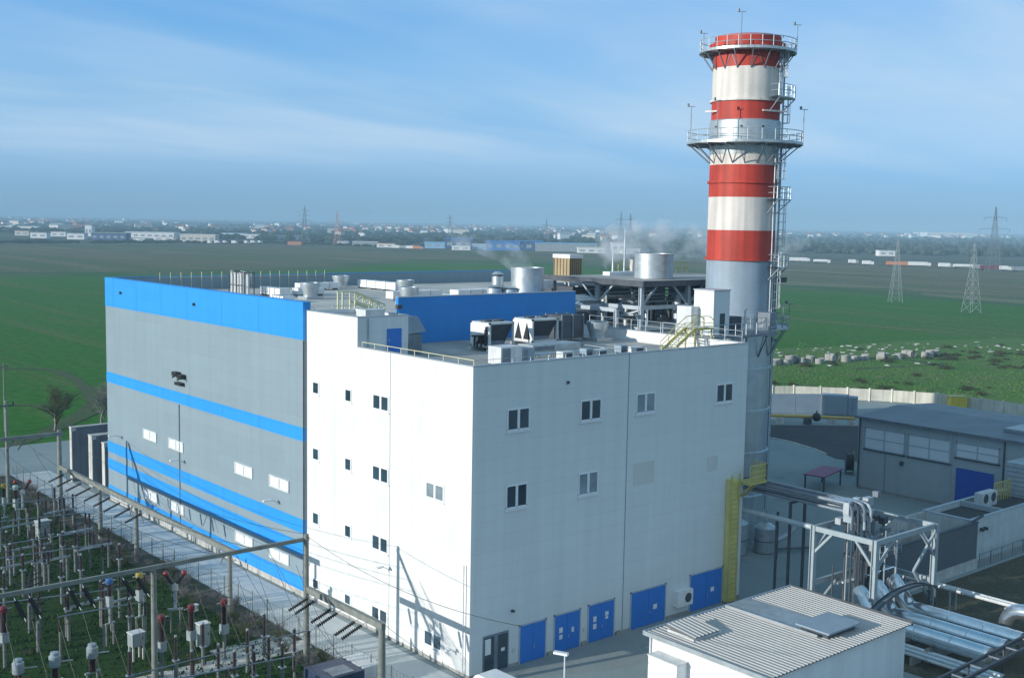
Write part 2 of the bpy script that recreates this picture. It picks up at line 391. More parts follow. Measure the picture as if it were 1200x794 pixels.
sheet('painted_shade', [(.3,-1.2),(10.5,-5.3),(12.5,-5.6),(14.2,-5.0),(15.5,-4.2),(31,-4.2),(31,-.02),(.3,-.02)], .005, PAINTED_SHADE)  # widens the building's shadow band: shade painted as darker ground
sheet('switchyard_ground', [(-120,-140),(-8.2,-140),(-8.2,88),(-120,88)], 0, GRASS)
sheet('verge', [(-8.2,-140),(-5.4,-140),(-5.4,88),(-8.2,88)], .002, VERGE)
sheet('service_road', [(-5.4,-140),(-.6,-140),(-.6,88),(-5.4,88)], .001, PATHM)
sheet('cross_road', [(-120,88),(40,88),(40,107),(-120,107)], .003, YARD)
sheet('asphalt_road', px((860,497),(1020,499),(1030,545),(978,537),(955,526),(925,517),(890,512)), .006, ASPH)
kl = MB(); kp = [at(x, y, .05) for x, y in ((885,511.5),(905,513),(925,517),(940,521.5),(955,526),(968,531.5))]
for a, b in zip(kp, kp[1:]): kl.bar(a, b, .35, .14)
tag(kl.build('kerb', CONC_L), kind='structure')
sheet('bare_earth', [(37,-9.4),(54,-9.4),(110,-9.4),(110,-60),(27,-60),(27,-14.2),(37,-14.2)], .006, DIRT)
DRYG = ground_mat('dry grass', (.17,.165,.085), (.14,.155,.075), (.20,.18,.11), .03, .12, .6, stretch=(1,.2,1), rot=R(-42), bump=.1)
sheet('dry_grass', px((860,326),(920,329),(1000,333),(1060,336),(1060,338),(1000,336.5),(920,333.5),(860,330)), -.03, DRYG)
sheet('dry_grass', px((1080,343),(1140,347),(1200,351.5),(1300,358),(1300,362),(1200,355.5),(1140,351),(1080,345)), -.03, DRYG)
sheet('dry_grass', px((910,314),(1000,319),(1100,322),(1100,323.5),(1000,321.5),(910,317)), -.03, DRYG)
# dirt track in the field
def strip(name, pts, w, z, m):
    b = MB(); P = [Vector((p[0], p[1], z)) for p in pts]; L_ = []; Rr = []
    for i, p in enumerate(P):
        d = (P[min(i+1, len(P)-1)] - P[max(i-1, 0)]).normalized(); s = Vector((-d.y, d.x, 0))
        ww = w*(.8+.4*random.random()); L_.append(p+s*ww/2); Rr.append(p-s*ww/2)
    for i in range(len(P)-1): b.poly([L_[i], L_[i+1], Rr[i+1], Rr[i]])
    return tag(b.build(name, m), kind='structure')
def smooth(pts, k=8):
    out = []; P = [Vector(p) for p in pts]
    for i in range(len(P)-1):
        p0, p1, p2, p3 = P[max(i-1,0)], P[i], P[i+1], P[min(i+2,len(P)-1)]
        for j in range(k):
            t = j/k; out.append(.5*((2*p1)+(p2-p0)*t+(2*p0-5*p1+4*p2-p3)*t*t+(3*p1-p0-3*p2+p3)*t**3))
    return out+[P[-1]]
strip('dirt_track', smooth([at(x,y) for x,y in ((-60,432),(0,431),(60,433),(92,447),(108,466),(100,480),(70,498),(40,512),(10,522))]), 2.6, -.04, TRACKM)
strip('dirt_path', smooth([at(x,y) for x,y in ((15,474),(45,475),(70,488))]), 1.6, -.035, TRACKM)
strip('dirt_path', smooth([at(x,y) for x,y in ((128,478),(100,487),(72,501))]), 1.8, -.03, TRACKM)
for q, w in ((((900,424),(980,419),(1060,421),(1100,428)), 3.0), (((1000,432),(1080,428),(1110,425)), 2.2)):
    strip('dirt_path', smooth([at(x,y) for x,y in q]), w, -.03, TRACKM)
strip('highway', [at(x,y) for x,y in ((-300,287),(0,286.5),(300,289),(560,296),(900,305.5),(1040,310.5),(1200,314.5),(1700,328))], 14, -.08, ASPH)
# tufts on the switchyard grass: uncountable
gb = MB(); rg = random.Random(3)
for i in range(15000):
    x = -8.4 - 34*rg.random()**1.2; y = rg.uniform(-12, 84)
    h = rg.uniform(.10, .34); a = rg.uniform(0, 6.28); w = rg.uniform(.05, .13)
    dx, dy = math.cos(a)*w, math.sin(a)*w; lx, ly = rg.uniform(-.12,.12), rg.uniform(-.12,.12)
    gb.add([(x-dx,y-dy,0),(x+dx,y+dy,0),(x+lx,y+ly,h)], [(0,1,2)])
TUFT = ground_mat('grass tufts', (.019,.055,.009), (.030,.068,.013), (.06,.058,.03), .3, 1.0, 6, bump=0)
tag(gb.build('grass', TUFT), kind='stuff', label='short grass tufts growing in the switchyard', cat='grass')
gb = MB()
for i in range(8000):
    p = at(rg.uniform(890,1260), 398+68*rg.random()**.7)
    if p.x > 160 or p.y > 72 or True:
        h = rg.uniform(.06,.24); a = rg.uniform(0,6.28); w = rg.uniform(.1,.3)
        dx, dy = math.cos(a)*w, math.sin(a)*w
        gb.add([(p.x-dx,p.y-dy,-.1),(p.x+dx,p.y+dy,-.1),(p.x+rg.uniform(-.3,.3),p.y+rg.uniform(-.3,.3),h)], [(0,1,2)])
tag(gb.build('meadow_grass', MEADOW), kind='stuff', label='rough tussocks on the meadow beyond the fence', cat='grass')
# ------------------------------------------------------------------ turbine hall (grey, blue bands)
hall = thing('turbine_hall', 'long grey clad hall with sky blue bands beside the switchyard', 'hall', (0,23.25,0))
X0, Y0, Y1, XE, ZT, ZR = -.3, 23.25, 68.3, 31.6, 26.06, 24.5
b = MB(); b.box(X0,Y0,.62,.4,Y1,ZT); b.build('cladding_wall', GREY_CLAD, hall); b = MB()                       # west facade slab
b.box(.4,Y1-.4,.62,XE,Y1,ZT); b.build('cladding_wall', GREY_CLAD, hall); b = MB()                              # north wall and parapet
b.box(XE-.4,Y0+.02,.62,XE,46.5,ZR+.3)                    # east wall
b.build('cladding_wall', GREY_CLAD, hall); MB().box(.401,Y0+.02,.62,9.4,Y0+.3,24.6).build('end_wall', GREY_CLAD, hall)
MB().box(.4,Y0+.3,ZR-.4,XE-.4,Y1-.4,ZR).build('roof', ROOF_PALE, hall)
MB().box(X0+.12,Y0+.02,0,XE-.1,Y1-.1,.62).build('plinth', CONC_L, hall)
for z0, z1 in ((22.85,ZT+.015),(14.0,15.2),(5.8,7.05),(3.78,5.0),(.62,1.85)):
    bb = MB(); bb.box(X0-.035, Y0-.012, z0, X0-.001, Y1+.012, z1)
    bb.box(X0-.001, Y0-.012, z0, .41, Y0-.001, z1)
    bb.box(X0-.001, Y1+.001, z0, 12, Y1+.014, z1)
    bb.build('blue_band', BLUE_CLAD, hall)
bb = MB(); bb.box(X0-.06,Y0-.03,ZT+.016,.43,Y1+.03,ZT+.07); bb.box(.43,Y1-.42,ZT+.016,XE+.03,Y1+.03,ZT+.07)
bb.build('coping', BLUE_CLAD, hall)
SEAM = mat('panel seam', (.29,.36,.40), .5, var=.05); SEAMB = mat('panel seam blue', (.02,.2,.60), .5, var=.05)
for y in (65.78,59.2,52.67,46.43,38.64,31.28):
    bb = MB()
    for z0, z1 in ((15.2,22.85),(7.05,14.0),(5.0,5.8),(1.85,3.78)): bb.box(X0-.008,y-.05,z0,X0+.01,y+.05,z1)
    bb.build('panel_seam', SEAM, hall)
    bb = MB()
    for z0, z1 in ((22.85,ZT),(14.0,15.2),(5.8,7.05),(3.78,5.0),(.62,1.85)): bb.box(X0-.039,y-.035,z0+.002,X0-.036,y+.035,z1-.002)
    bb.build('panel_seam', SEAMB, hall)
MB().cyl((X0-.06,48.5,1.2),(X0-.06,48.5,13.9),.05,n=6).build('lightning_conductor', MIDSTEEL, hall)
bb = MB(); bb.box(X0-.05,Y0-.022,.62,X0+.1,Y0-.013,22.8); bb.build('corner_trim', DARKSTEEL, hall)
def gwin(y0, y1, z0, z1):
    f = MB(); x = X0-.10; yl, yh = min(y0,y1), max(y0,y1); t = .13
    f.box(x,yl,z0,X0+.02,yh,z0+t); f.box(x,yl,z1-t,X0+.02,yh,z1); f.box(x,yl,z0+t,X0+.02,yl+t,z1-t); f.box(x,yh-t,z0+t,X0+.02,yh,z1-t)
    m = (yl+yh)/2; f.box(x,m-.09,z0+t,X0+.02,m+.09,z1-t)
    w = f.build('window', OFFWHITE, hall)
    p = MB(); p.box(X0-.05,yl+t,z0+t,X0+.01,m-.09,z1-t); p.box(X0-.05,m+.09,z0+t,X0+.01,yh-t,z1-t); p.build('pane', PANEL_W, w)
for y in (56.1,49.4,34.3,27.5): gwin(y-1.8,y+1.8,8.95,10.05); gwin(y-1.8,y+1.8,2.3,3.35)
for y, z in ((48.9,17.0),(47.2,16.9)): pass
bb = MB()
for y0, z0 in ((48.6,16.9),(47.4,16.75)): bb.box(X0-.55,y0-.55,z0,X0,y0+.55,z0+.42); bb.bar((X0-.5,y0-.5,z0+.1),(X0-.95,y0-.5,z0-.05),.12); 
bb.box(X0-.5,47.2,16.0,X0,48.6,16.3)
bb.build('vent_hood', BLACK, hall)
for y, z in ((63.5,24.6),(44.6,24.55)):
    MB().cyl((X0-.25,y,z),(X0+.05,y,z),.16,n=8).build('beacon', DARKSTEEL, hall)
def wall_lamp(par, x, y, z, out=1.25):
    l_ = MB(); l_.tube([(x+.02,y,z-.35),(x-.35,y,z-.1),(x-out*.6,y,z)],.035,6); l_.box(x-.03,y-.08,z-.5,x+.02,y+.08,z-.2)
    a = l_.build('wall_lamp', GALV, par)
    h = MB(); h.prism([(x-out*.55,y-.12),(x-out*1.2,y-.15),(x-out*1.25,y),(x-out*1.2,y+.15),(x-out*.55,y+.12)], z-.02, z+.1); h.build('lamp_head', WHITE, a)
for y, z in ((47.6,8.3),(27.8,8.0),(64.2,8.3)): wall_lamp(hall, X0, y, z)
# steel doors at the foot of the hall
bb = MB(); bb.box(X0-.06,40.2,.64,X0+.05,43.4,3.6); 
wg = MB(); wg.box(XE+.01,46.2,0,66,46.5,ZR+.2); wg.box(65.7,46.5,0,66,Y1-.4,ZR+.3); wg.box(XE+.01,Y1-.4,0,66,Y1-.001,ZT-.002); wg = wg.build('north_wing', GREY_CLAD, hall)
MB().box(XE-.39,46.51,ZR-.4,65.69,Y1-.41,ZR-.002).build('wing_roof', ROOF_PALE, wg)
MB().box(XE+.04,Y1-.42,ZT,66.03,Y1+.03,ZT+.07).build('coping', BLUE_CLAD, wg)
RZ = 21.95
# raised blue parapet to the south
bw = MB().box(9.4,23.0,RZ,XE,23.4,26.25); bw.build('blue_parapet', BLUE_WALL, hall)
MB().box(9.37,22.96,26.251,XE+.03,23.44,26.32).build('coping', COPING, hall)
# railing along the north edge and roof furniture that belongs to the hall
def railing(pts, h=1.05, step=1.6, r=.028, rails=(.5,1.0), kick=False):
    b_ = MB(); P = [Vector(p) for p in pts]
    for a, c in zip(P, P[1:]):
        L_ = (c-a).length; k = max(1, round(L_/step))
        for i in range(k+1):
            p = a.lerp(c, i/k); b_.cyl(p, p+Vector((0,0,h)), r, n=5)
        for f in rails: b_.cyl(a+Vector((0,0,h*f)), c+Vector((0,0,h*f)), r*.9, n=5)
        if kick: b_.bar(a+Vector((0,0,.07)), c+Vector((0,0,.07)), .02, .14)
    return b_
railing([(6,67.6,ZR),(28.5,67.6,ZR)], 2.1, 1.35, .032, (.72,)).build('railing', YELLOWP, hall)
railing([(3.2,24.2,ZR),(7.0,24.2,ZR)], 1.1, 1.2, .03).build('railing', YELLOWP, hall)
railing([(1.4,24.2,ZR),(1.4,36,ZR)], 1.0, 1.8, .025).build('railing', YELLOWP, hall)

# ------------------------------------------------------------------ control building (white)
ctl = thing('control_building', 'tall white box building with blue doors in front of the striped stack', 'building', (0,0,0))
WX, WZ, RZ = 30.94, 23.0, 21.95
b = MB()
b.box(0,0,.25,.3,23.22,WZ)                                # west
b.build('west_wall', WHITE_CLAD, ctl)
b = MB(); b.box(.301,.001,.25,WX,.30,WZ-.001); b.build('south_wall', WHITE_CLAD_SHADE, ctl)
b = MB(); b.box(WX-.3,.301,.25,WX,22.98,WZ-.001); b.build('east_wall', WHITE_CLAD, ctl)
MB().box(.301,.301,RZ-.3,WX-.301,22.97,RZ).build('roof', ROOFING, ctl)
b = MB(); b.box(-.05,-.05,WZ,.34,15.1,WZ+.07); b.box(.34,-.05,WZ,WX+.05,.34,WZ+.07); b.box(WX-.34,.34,WZ,WX+.05,22.9,WZ+.07)
b.build('coping', COPING, ctl)
b = MB(); b.box(.03,.03,0,WX-.03,23.2,.25); b.build('plinth', CONC, ctl)
# stair tower at the back corner
st = MB(); st.box(.002,15.14,WZ-.001,5.0,15.4,25.4); st.box(0,15.4,WZ,.3,23.2,25.4); st.box(4.7,15.4,RZ,5.0,22.9,25.4); st.box(.3,22.9,RZ,5,23.2,25.4)
st.box(.302,15.16,RZ,4.99,15.39,WZ-.002)
tw = st.build('stair_tower', WHITE_CLAD, ctl)
MB().box(.25,15.35,24.95,4.75,22.95,25.1).build('tower_roof', ROOFING, tw)
b = MB(); b.box(-.04,15.1,25.4,5.04,15.45,25.46); b.box(-.04,15.45,25.4,.34,23.2,25.46); b.box(4.66,15.45,25.4,5.04,23.2,25.46); b.build('coping', COPING, tw)
dd = MB().box(2.85,15.08,RZ+.05,4.3,15.145,24.35).build('door', DOOR_BLUE, tw)
MB().box(2.98,15.03,23.3,3.06,15.08,23.5).build('handle', GALV, dd)
MB().cyl((1.0,15.05,22.4),(1.0,15.05,25.3),.06,n=8).build('downpipe', GALV, tw)
hd = MB(); hd.add([(5.0,15.6,23.7),(7.2,15.6,23.9),(6.3,15.6,25.2),(5.0,15.6,25.25),(5.0,18.4,23.7),(7.2,18.4,23.9),(6.3,18.4,25.2),(5.0,18.4,25.25)],
       [(0,1,2,3),(7,6,5,4),(0,4,5,1),(1,5,6,2),(2,6,7,3),(3,7,4,0)])
hd.build('air_hood', STACKGREY, tw)
MB().box(5.0,15.8,RZ,6.9,18.2,23.7).build('hood_louvre', MIDSTEEL, tw)
MB().obox((2.6,17.2,25.1),(1.9,1.4,.75)).build('roof_hatch', OFFWHITE, tw)
b = MB(); b.tube([(4.4,15.9,25.4),(4.4,15.9,26.1),(4.2,15.7,26.2)],.05,6); b.box(4.2,15.6,25.9,4.7,15.9,26.25); b.build('siren', DARKSTEEL, tw)
# windows: white frames set 3 cm proud of the wall, glass recessed
def win_x(y0, y1, z0, z1, leaves=2, glass=None):          # in the west wall
    f = MB(); t = .13; xa, xb = -.05, .06
    f.box(xa,y0,z0,xb,y1,z0+t); f.box(xa,y0,z1-t,xb,y1,z1); f.box(xa,y0,z0+t,xb,y0+t,z1-t); f.box(xa,y1-t,z0+t,xb,y1,z1-t)
    for k in range(1, leaves):
        m = y0+(y1-y0)*k/leaves; f.box(xa,m-.12,z0+t,xb,m+.12,z1-t)
    w = f.build('window', FRAME_W, ctl)
    MB().box(-.10,y0-.1,z0-.09,.02,y1+.1,z0-.02).build('sill', FRAME_W, w)
    MB().box(-.012,y0+t-.02,z0+t-.02,.05,y1-t+.02,z1-t+.02).build('pane', glass or GLASS, w)
def win_y(x0, x1, z0, z1, glass=None):
    f = MB(); t = .11; ya, yb = -.07, .06
    f.box(x0,ya,z0,x1,yb,z0+t+.05); f.box(x0,ya,z1-t,x1,yb,z1); f.box(x0,ya,z0+t,x0+t,yb,z1-t); f.box(x1-t,ya,z0+t,x1,yb,z1-t)
    m = (x0+x1)/2; f.box(m-.11,ya,z0+t,m+.11,yb,z1-t)
    w = f.build('window', FRAME_W, ctl)
    MB().box(x0-.12,-.14,z0-.1,x1+.12,.02,z0-.02).build('sill', FRAME_W, w)
    MB().box(x0+t-.02,-.012,z0+t-.02,x1-t+.02,.05,z1-t+.02).build('pane', glass or GLASS, w)
for z in (18.3,12.55,6.9,1.15):
    zz = 1.15 if z > 2 else 1.0
    win_x(21.1,22.2,z,z+zz,1); win_x(15.95,17.0,z,z+zz,1)
    win_x(10.55,12.85,z-.05,z+zz+.1,2)
win_x(3.25,5.55,12.5,13.8,2,GLASS_B); win_x(3.3,5.6,1.05,2.3,2)
for x0, x1, z0, z1, g in ((3.2,5.4,17.98,19.68,None),(10.6,12.85,17.98,19.68,None),(16.8,19.05,17.98,19.68,GLASS_B),(26.75,29.0,17.98,19.68,None),
                       (3.2,5.3,12.15,13.98,None),(10.55,12.7,12.1,13.95,GLASS_B)): win_y(x0,x1,z0,z1,g)
PATCH = mat('faded patch', (.60,.60,.56), .6, var=.06)
MB().box(16.75,-.012,12.1,19.2,.01,13.95).build('blanked_opening', PATCH, ctl); MB().box(25.9,-.012,12.1,27.3,.01,13.4).build('blanked_opening', PATCH, ctl)
b = MB(); b.box(15.86,-.006,.25,15.94,.01,WZ-.02); b.build('panel_joint', MIDSTEEL, ctl)
b = MB(); b.box(-.006,10.36,.25,.01,10.42,WZ-.02); b.build('panel_joint', MIDSTEEL, ctl)
SEAMW = mat('white seam', (.70,.70,.69), .5, var=.05)
for y in (7.2,3.9,14.6,18.8): MB().box(-.004,y-.02,.25,.01,y+.02,WZ-.02).build('panel_joint', SEAMW, ctl)
for x in (5.3,10.6,21.2,26.5): MB().box(x-.02,-.004,.25,x+.02,.01,WZ-.02).build('panel_joint', SEAMW, ctl)
wall_lamp(ctl, 0, 10.4, 6.0, 1.0); wall_lamp(ctl, 0, 1.6, 1.9, .8)
MB().cyl((-.22,.5,8.5),(-.22,.5,.2),.05,n=6).build('cable_duct', OFFWHITE, ctl)
# doors of the south front
def door(x0, x1, z1, plates, label=None):
    f = MB(); f.box(x0-.12,-.05,.0,x0,.02,z1+.12); f.box(x1,-.05,.0,x1+.12,.02,z1+.12); f.box(x0-.12,-.05,z1,x1+.12,.02,z1+.12)
    d = MB(); m = (x0+x1)/2; d.box(x0,-.035,.03,m-.012,.02,z1-.01); d.box(m+.012,-.035,.03,x1,.02,z1-.01)
    o = d.build('door', DOOR_BLUE, ctl); f.build('door_frame', STEEL, o)
    for (u, v, w, h) in plates: MB().box(x0+(x1-x0)*u-w/2,-.055,v-h/2,x0+(x1-x0)*u+w/2,-.036,v+h/2).build('notice', WHITE, o)
    MB().box(m+.08,-.10,1.0,m+.14,-.036,1.25).build('handle', GALV, o)
door(4.85,7.4,2.95,[])
door(8.4,11.05,2.98,[(.24,1.75,.38,.42),(.24,1.2,.34,.36),(.72,1.55,.26,.40)])
door(12.05,14.85,3.05,[(.24,1.85,.34,.45),(.24,1.25,.36,.42),(.72,2.05,.36,.34),(.72,1.72,.3,.2)])
door(16.9,21.0,3.1,[(.70,1.45,.46,.4)])
door(24.2,28.4,3.2,[(.70,1.5,.46,.38)])
b = MB(); b.box(1.25,-.06,.0,3.7,.02,2.95); g0 = b.build('glazed_door', MIDSTEEL, ctl)
b = MB(); b.box(1.36,-.075,.15,2.28,-.061,2.8); b.box(2.66,-.075,.15,3.58,-.061,2.8); b.build('pane', GLASS, g0)
MB().box(1.4,-.095,1.5,1.95,-.076,2.7).build('notice', WHITE, g0)
MB().box(2.95,-.095,1.5,3.3,-.076,1.75).build('notice', WHITE, g0)
ac = MB().box(22.1,-.55,.95,24.0,.0,2.3).build('air_conditioner', WHITE, ctl)
MB().cyl((23.4,-.56,1.62),(23.4,-.54,1.62),.42,n=18).build('fan_grille', DARKSTEEL, ac)
for x, z in ((4.0,4.3),): MB().box(x-.1,-.28,z,x+.1,0,z+.14).build('door_light', DARKSTEEL, ctl)
MB().box(9.1,-.15,21.1,9.3,0,21.3).build('wall_socket', DARKSTEEL, ctl)
for x in (7.9,11.5,15.4): MB().box(x-.2,-.12,0,x+.2,.02,.32).build('door_stop', CONC, ctl)
for x in (4.2,11.55): MB().box(x-.1,-.08,1.1,x+.1,.0,1.45).build('switch_box', OFFWHITE, ctl)
# roof edge rails
railing([(.25,14.8,WZ+.05),(.25,.25,WZ+.05)], .38, 1.8, .03, (1.0,)).build('roof_rail', YELLOWP, ctl)
railing([(.25,.25,WZ+.05),(WX-.3,.25,WZ+.05)], .35, 1.8, .02, (1.0,)).build('roof_rail', GALV, ctl)
railing([(WX-.15,.6,WZ+.05),(WX-.15,20,WZ+.05)], 1.0, 2.0, .025).build('roof_rail', GALV, ctl)

# ------------------------------------------------------------------ on the white building's roof
def chiller(x0, y0, x1, y1, z0, z1, label, pipes):
    t = thing('rooftop_chiller', label, 'chiller', ((x0+x1)/2,(y0+y1)/2,RZ), 'chillers on the flat white building roof')
    f = MB(); w = .16
    for x in (x0+w/2, x1-w/2):
        for y in (y0+w/2, y1-w/2): f.box(x-w/2,y-w/2,RZ+.25,x+w/2,y+w/2,z1)
    f.box(x0-.15,y0-.1,RZ,x1+.15,y0+.25,RZ+.25); f.box(x0-.15,y1-.25,RZ,x1+.15,y1+.1,RZ+.25)
    f.box(x0,y0,z0,x1,y1,z0+.18); f.box(x0,y0,z1-.16,x1,y1,z1)
    f.build('frame', OFFWHITE, t)
    m = (y0+y1)/2; c = MB()                                # V coils
    for s in (-1, 1):
        c.add([(x0+.1,m+s*.12,z0+.2),(x1-.1,m+s*.12,z0+.2),(x1-.1,m+s*(y1-y0)*.47,z1-.18),(x0+.1,m+s*(y1-y0)*.47,z1-.18),
               (x0+.1,m+s*.02,z0+.2),(x1-.1,m+s*.02,z0+.2),(x1-.1,m+s*((y1-y0)*.47-.1),z1-.18),(x0+.1,m+s*((y1-y0)*.47-.1),z1-.18)],
              [(0,1,2,3),(7,6,5,4),(0,4,5,1),(1,5,6,2),(2,6,7,3),(3,7,4,0)])
    c.build('coil', DARKSTEEL, t)
    e = MB(); xx = x0-.012                                 # whole white end sheet; black plates paint the dark of its openings
    zb, zt = z0+.18, z1-.16; W_ = y1-y0
    e.box(xx-.02,y0+.05,zb,x0+.04,y1-.05,zt); ep = e.build('end_panel', WHITE, t); xx -= .034
    if pipes:
        e = MB(); e.box(xx,y0+.2,zb+.1,xx+.012,m+.25,zb+.85); e.box(xx,y0+.25,zb+.95,xx+.012,y0+.6,zt-.2); e.build('dark_opening_plate', BLACK, ep)
    else:
        for c_ in (.27,.70):
            e = MB(); yc = y0+W_*c_; e.prism([(0,0)]*3,0,1); e.v = []; e.f = []
            e.add([(xx,yc-.52,zb+.08),(xx,yc+.52,zb+.08),(xx,yc,zt-.15),(xx+.012,yc-.52,zb+.08),(xx+.012,yc+.52,zb+.08),(xx+.012,yc,zt-.15)],[(0,1,2),(5,4,3),(0,3,4,1),(1,4,5,2),(2,5,3,0)]); e.build('dark_opening_plate', BLACK, ep)
    MB().box(x0+.3,m-.3,z0+.1,x1-.3,m+.3,z0+.9).build('compressor', MIDSTEEL, t)
    k = max(2, round((x1-x0)/1.3))
    for i in range(k):
        cx_ = x0+(x1-x0)*(i+.5)/k
        fn = MB().cyl((cx_,m,z1),(cx_,m,z1+.16),.52,n=18).build('fan', DARKSTEEL, t, smooth=True)
    if pipes:
        p = MB()
        for dy, zz in ((-.5,.5),(.1,.35),(.45,.7)):
            p.tube([(x0-.25,m+dy,z0+.05),(x0-.25,m+dy,z0+zz),(x0-.1,m+dy+.15,z0+zz+.1),(x0+.1,m+dy+.15,z0+zz+.1)],.09,8)
        p.tube([(x0-.22,y0+.3,z0+1.1),(x0-.22,y1-.5,z0+.9)],.08,8); p.tube([(x0-.22,y0+.3,z0+1.6),(x0-.22,y0+.3,z0+.2)],.12,8)
        p.build('pipework', BLACK, t)
    return t
chiller(12.7,13.8,15.5,16.5,RZ+.35,RZ+2.55,'white chiller with black pipes across its end, nearer the blue door',True)
chiller(18.9,15.2,22.1,18.0,RZ+.35,RZ+2.5,'white chiller with open V shaped coil, nearer the striped stack',False)
t = thing('wall_shadow_block', 'added dark grey condenser between white chiller and cone topped vent', 'shadow_block', (25.2,17.6,RZ))  # dark block added to stand in for the blue wall's shadow
MB().box(23.8,16.6,RZ+.3,26.6,18.8,24.5).build('casing', DARKSTEEL, t)
f = MB()
for x in (23.8,25.2,26.6):
    for y in (16.55,18.85): f.box(x-.06,y-.06,RZ,x+.06,y+.06,24.6)
f.build('frame', MIDSTEEL, t)
def cone_vent(x, y, z, r, h, label, roofname='cone vents on the roofs'):
    t = thing('cone_vent', label, 'roof vent', (x,y,z), roofname)
    MB().obox((x,y,z),(r*2.0,r*2.0,.3)).build('kerb', COPING, t)
    b = MB(); b.lathe([(r*.78,z+.3),(r*.80,z+.3+.25*h),(r*1.05,z+.3+.8*h),(r*1.05,z+.3+h),(r*.92,z+.3+h),(r*.7,z+.3+.55*h)],x,y,20,cap=False)
    b.build('cone', GALV, t, smooth=True)
    MB().cyl((x,y,z+.3+.5*h),(x,y,z+.3+.98*h),r*.32,r*.5,12).build('damper', DARKSTEEL, t)
cone_vent(28.2,16.2,RZ,1.05,1.55,'steel cone vent on white building roof beside the boiler frame')
for nm, lab, x0,y0,x1,y1,h,mt in (
    ('duct','flat grey roof duct lying in front of the white chillers',14.6,10.2,20.2,12.2,.8,GALV),
    ('supply_box','white and grey cube box nearest the corner of the white roof',7.2,5.6,9.4,7.2,1.5,OFFWHITE),
    ('supply_box','grey box just right of the white cube on the roof edge',9.7,5.9,11.0,7.2,1.25,STACKGREY)):
    t = thing(nm, lab, 'duct' if nm=='duct' else 'box', ((x0+x1)/2,(y0+y1)/2,RZ))
    MB().box(x0,y0,RZ+.12,x1,y1,RZ+h).build('casing', mt, t)
    s = MB()
    for x in (x0+.2,x1-.2): s.box(x-.08,y0+.05,RZ,x+.08,y1-.05,RZ+.12)
    s.build('support', MIDSTEEL, t)
    MB().box(x0+.15,y0-.02,RZ+.3,x0+(x1-x0)*.45,y0,RZ+h-.12).build('louvre', MIDSTEEL, t)
for i,(x,y,w,h,lab) in enumerate(((12.6,4.0,1.2,.55,'low pale box on the roof edge, first right of the cubes'),(14.6,3.6,.8,.7,'small dark faced box on the roof edge, second right of the cubes'),(16.3,3.9,1.4,.5,'low pale box on the roof edge, third right of the cubes'),(18.6,3.6,.8,.75,'narrow box on the roof edge, fourth right of the cubes'),(20.6,3.7,1.2,.5,'low box on the roof edge farthest from the cubes'))):
    t = thing('roof_box', lab, 'box', (x,y,RZ)); h += .5; MB().obox((x,y,RZ),(w,.8,h)).build('casing', OFFWHITE if i%2==0 else STACKGREY, t)
    MB().box(x-w*.35,y-.42,RZ+.1,x+w*.35,y-.401,RZ+h-.1).build('louvre', DARKSTEEL, t)
t = thing('pipe_run', 'thin pipes on sleepers running along the white building roof', 'pipes', (14,8,RZ))
p = MB()
for dy in (0,.3): p.tube([(11,8.6+dy,RZ+.25),(22,8.6+dy,RZ+.25),(22.4,8.9+dy,RZ+.25),(22.4,15,RZ+.25)],.08,8)
p.build('pipe', GALV, t); s = MB()
for x in (11.5,13.5,15.5,17.5,19.5,21.5): s.box(x-.1,8.3,RZ,x+.1,9.2,RZ+.17)
s.build('support', CONC, t)
# yellow stairs over the right-hand parapet
t = thing('roof_stair', 'yellow steel stair climbing over the white parapet to the boiler', 'stair', (26,5.5,RZ))
s = MB()
for y in (4.9,6.1):
    s.bar((26.2,y,RZ),(29.4,y,23.9),.10,.26); s.bar((29.4,y,23.9),(32.0,y,23.9),.10,.22)
s.build('stringer', YELLOW, t)
s = MB()
for i in range(9):
    f_ = (i+.5)/9; s.box(26.2+3.2*f_-.14,4.95,RZ+1.55*f_-.02,26.2+3.2*f_+.14,6.05,RZ+1.55*f_+.02)
s.box(29.4,4.95,23.96,32.0,6.05,24.0); s.build('tread', GALV, t)
s = MB()
for y in (4.9,6.1):
    s.tube(smooth([(26.2,y,RZ+.9),(29.2,y,24.75),(30,y,25.0),(31.4,y,25.0),(32.0,y,24.6)],4),.04,6); s.tube([(26.2,y,RZ+.5),(29.4,y,24.4),(32.0,y,24.4)],.03,6)
    for q in (0,.33,.66,1): s.cyl((26.2+3.2*q,y,RZ+1.55*q),(26.2+3.2*q,y,RZ+1.55*q+.9),.035,n=5)
    for x in (30.7,32.0): s.cyl((x,y,23.9),(x,y,24.9),.035,n=5)
s.build('handrail', YELLOW, t)
s = MB()
for x in (29.5,31.8):
    for y in (4.95,6.05): s.box(x-.06,y-.06,RZ if x<31 else 22.0,x+.06,y+.06,23.9)
s.build('post', YELLOW, t)

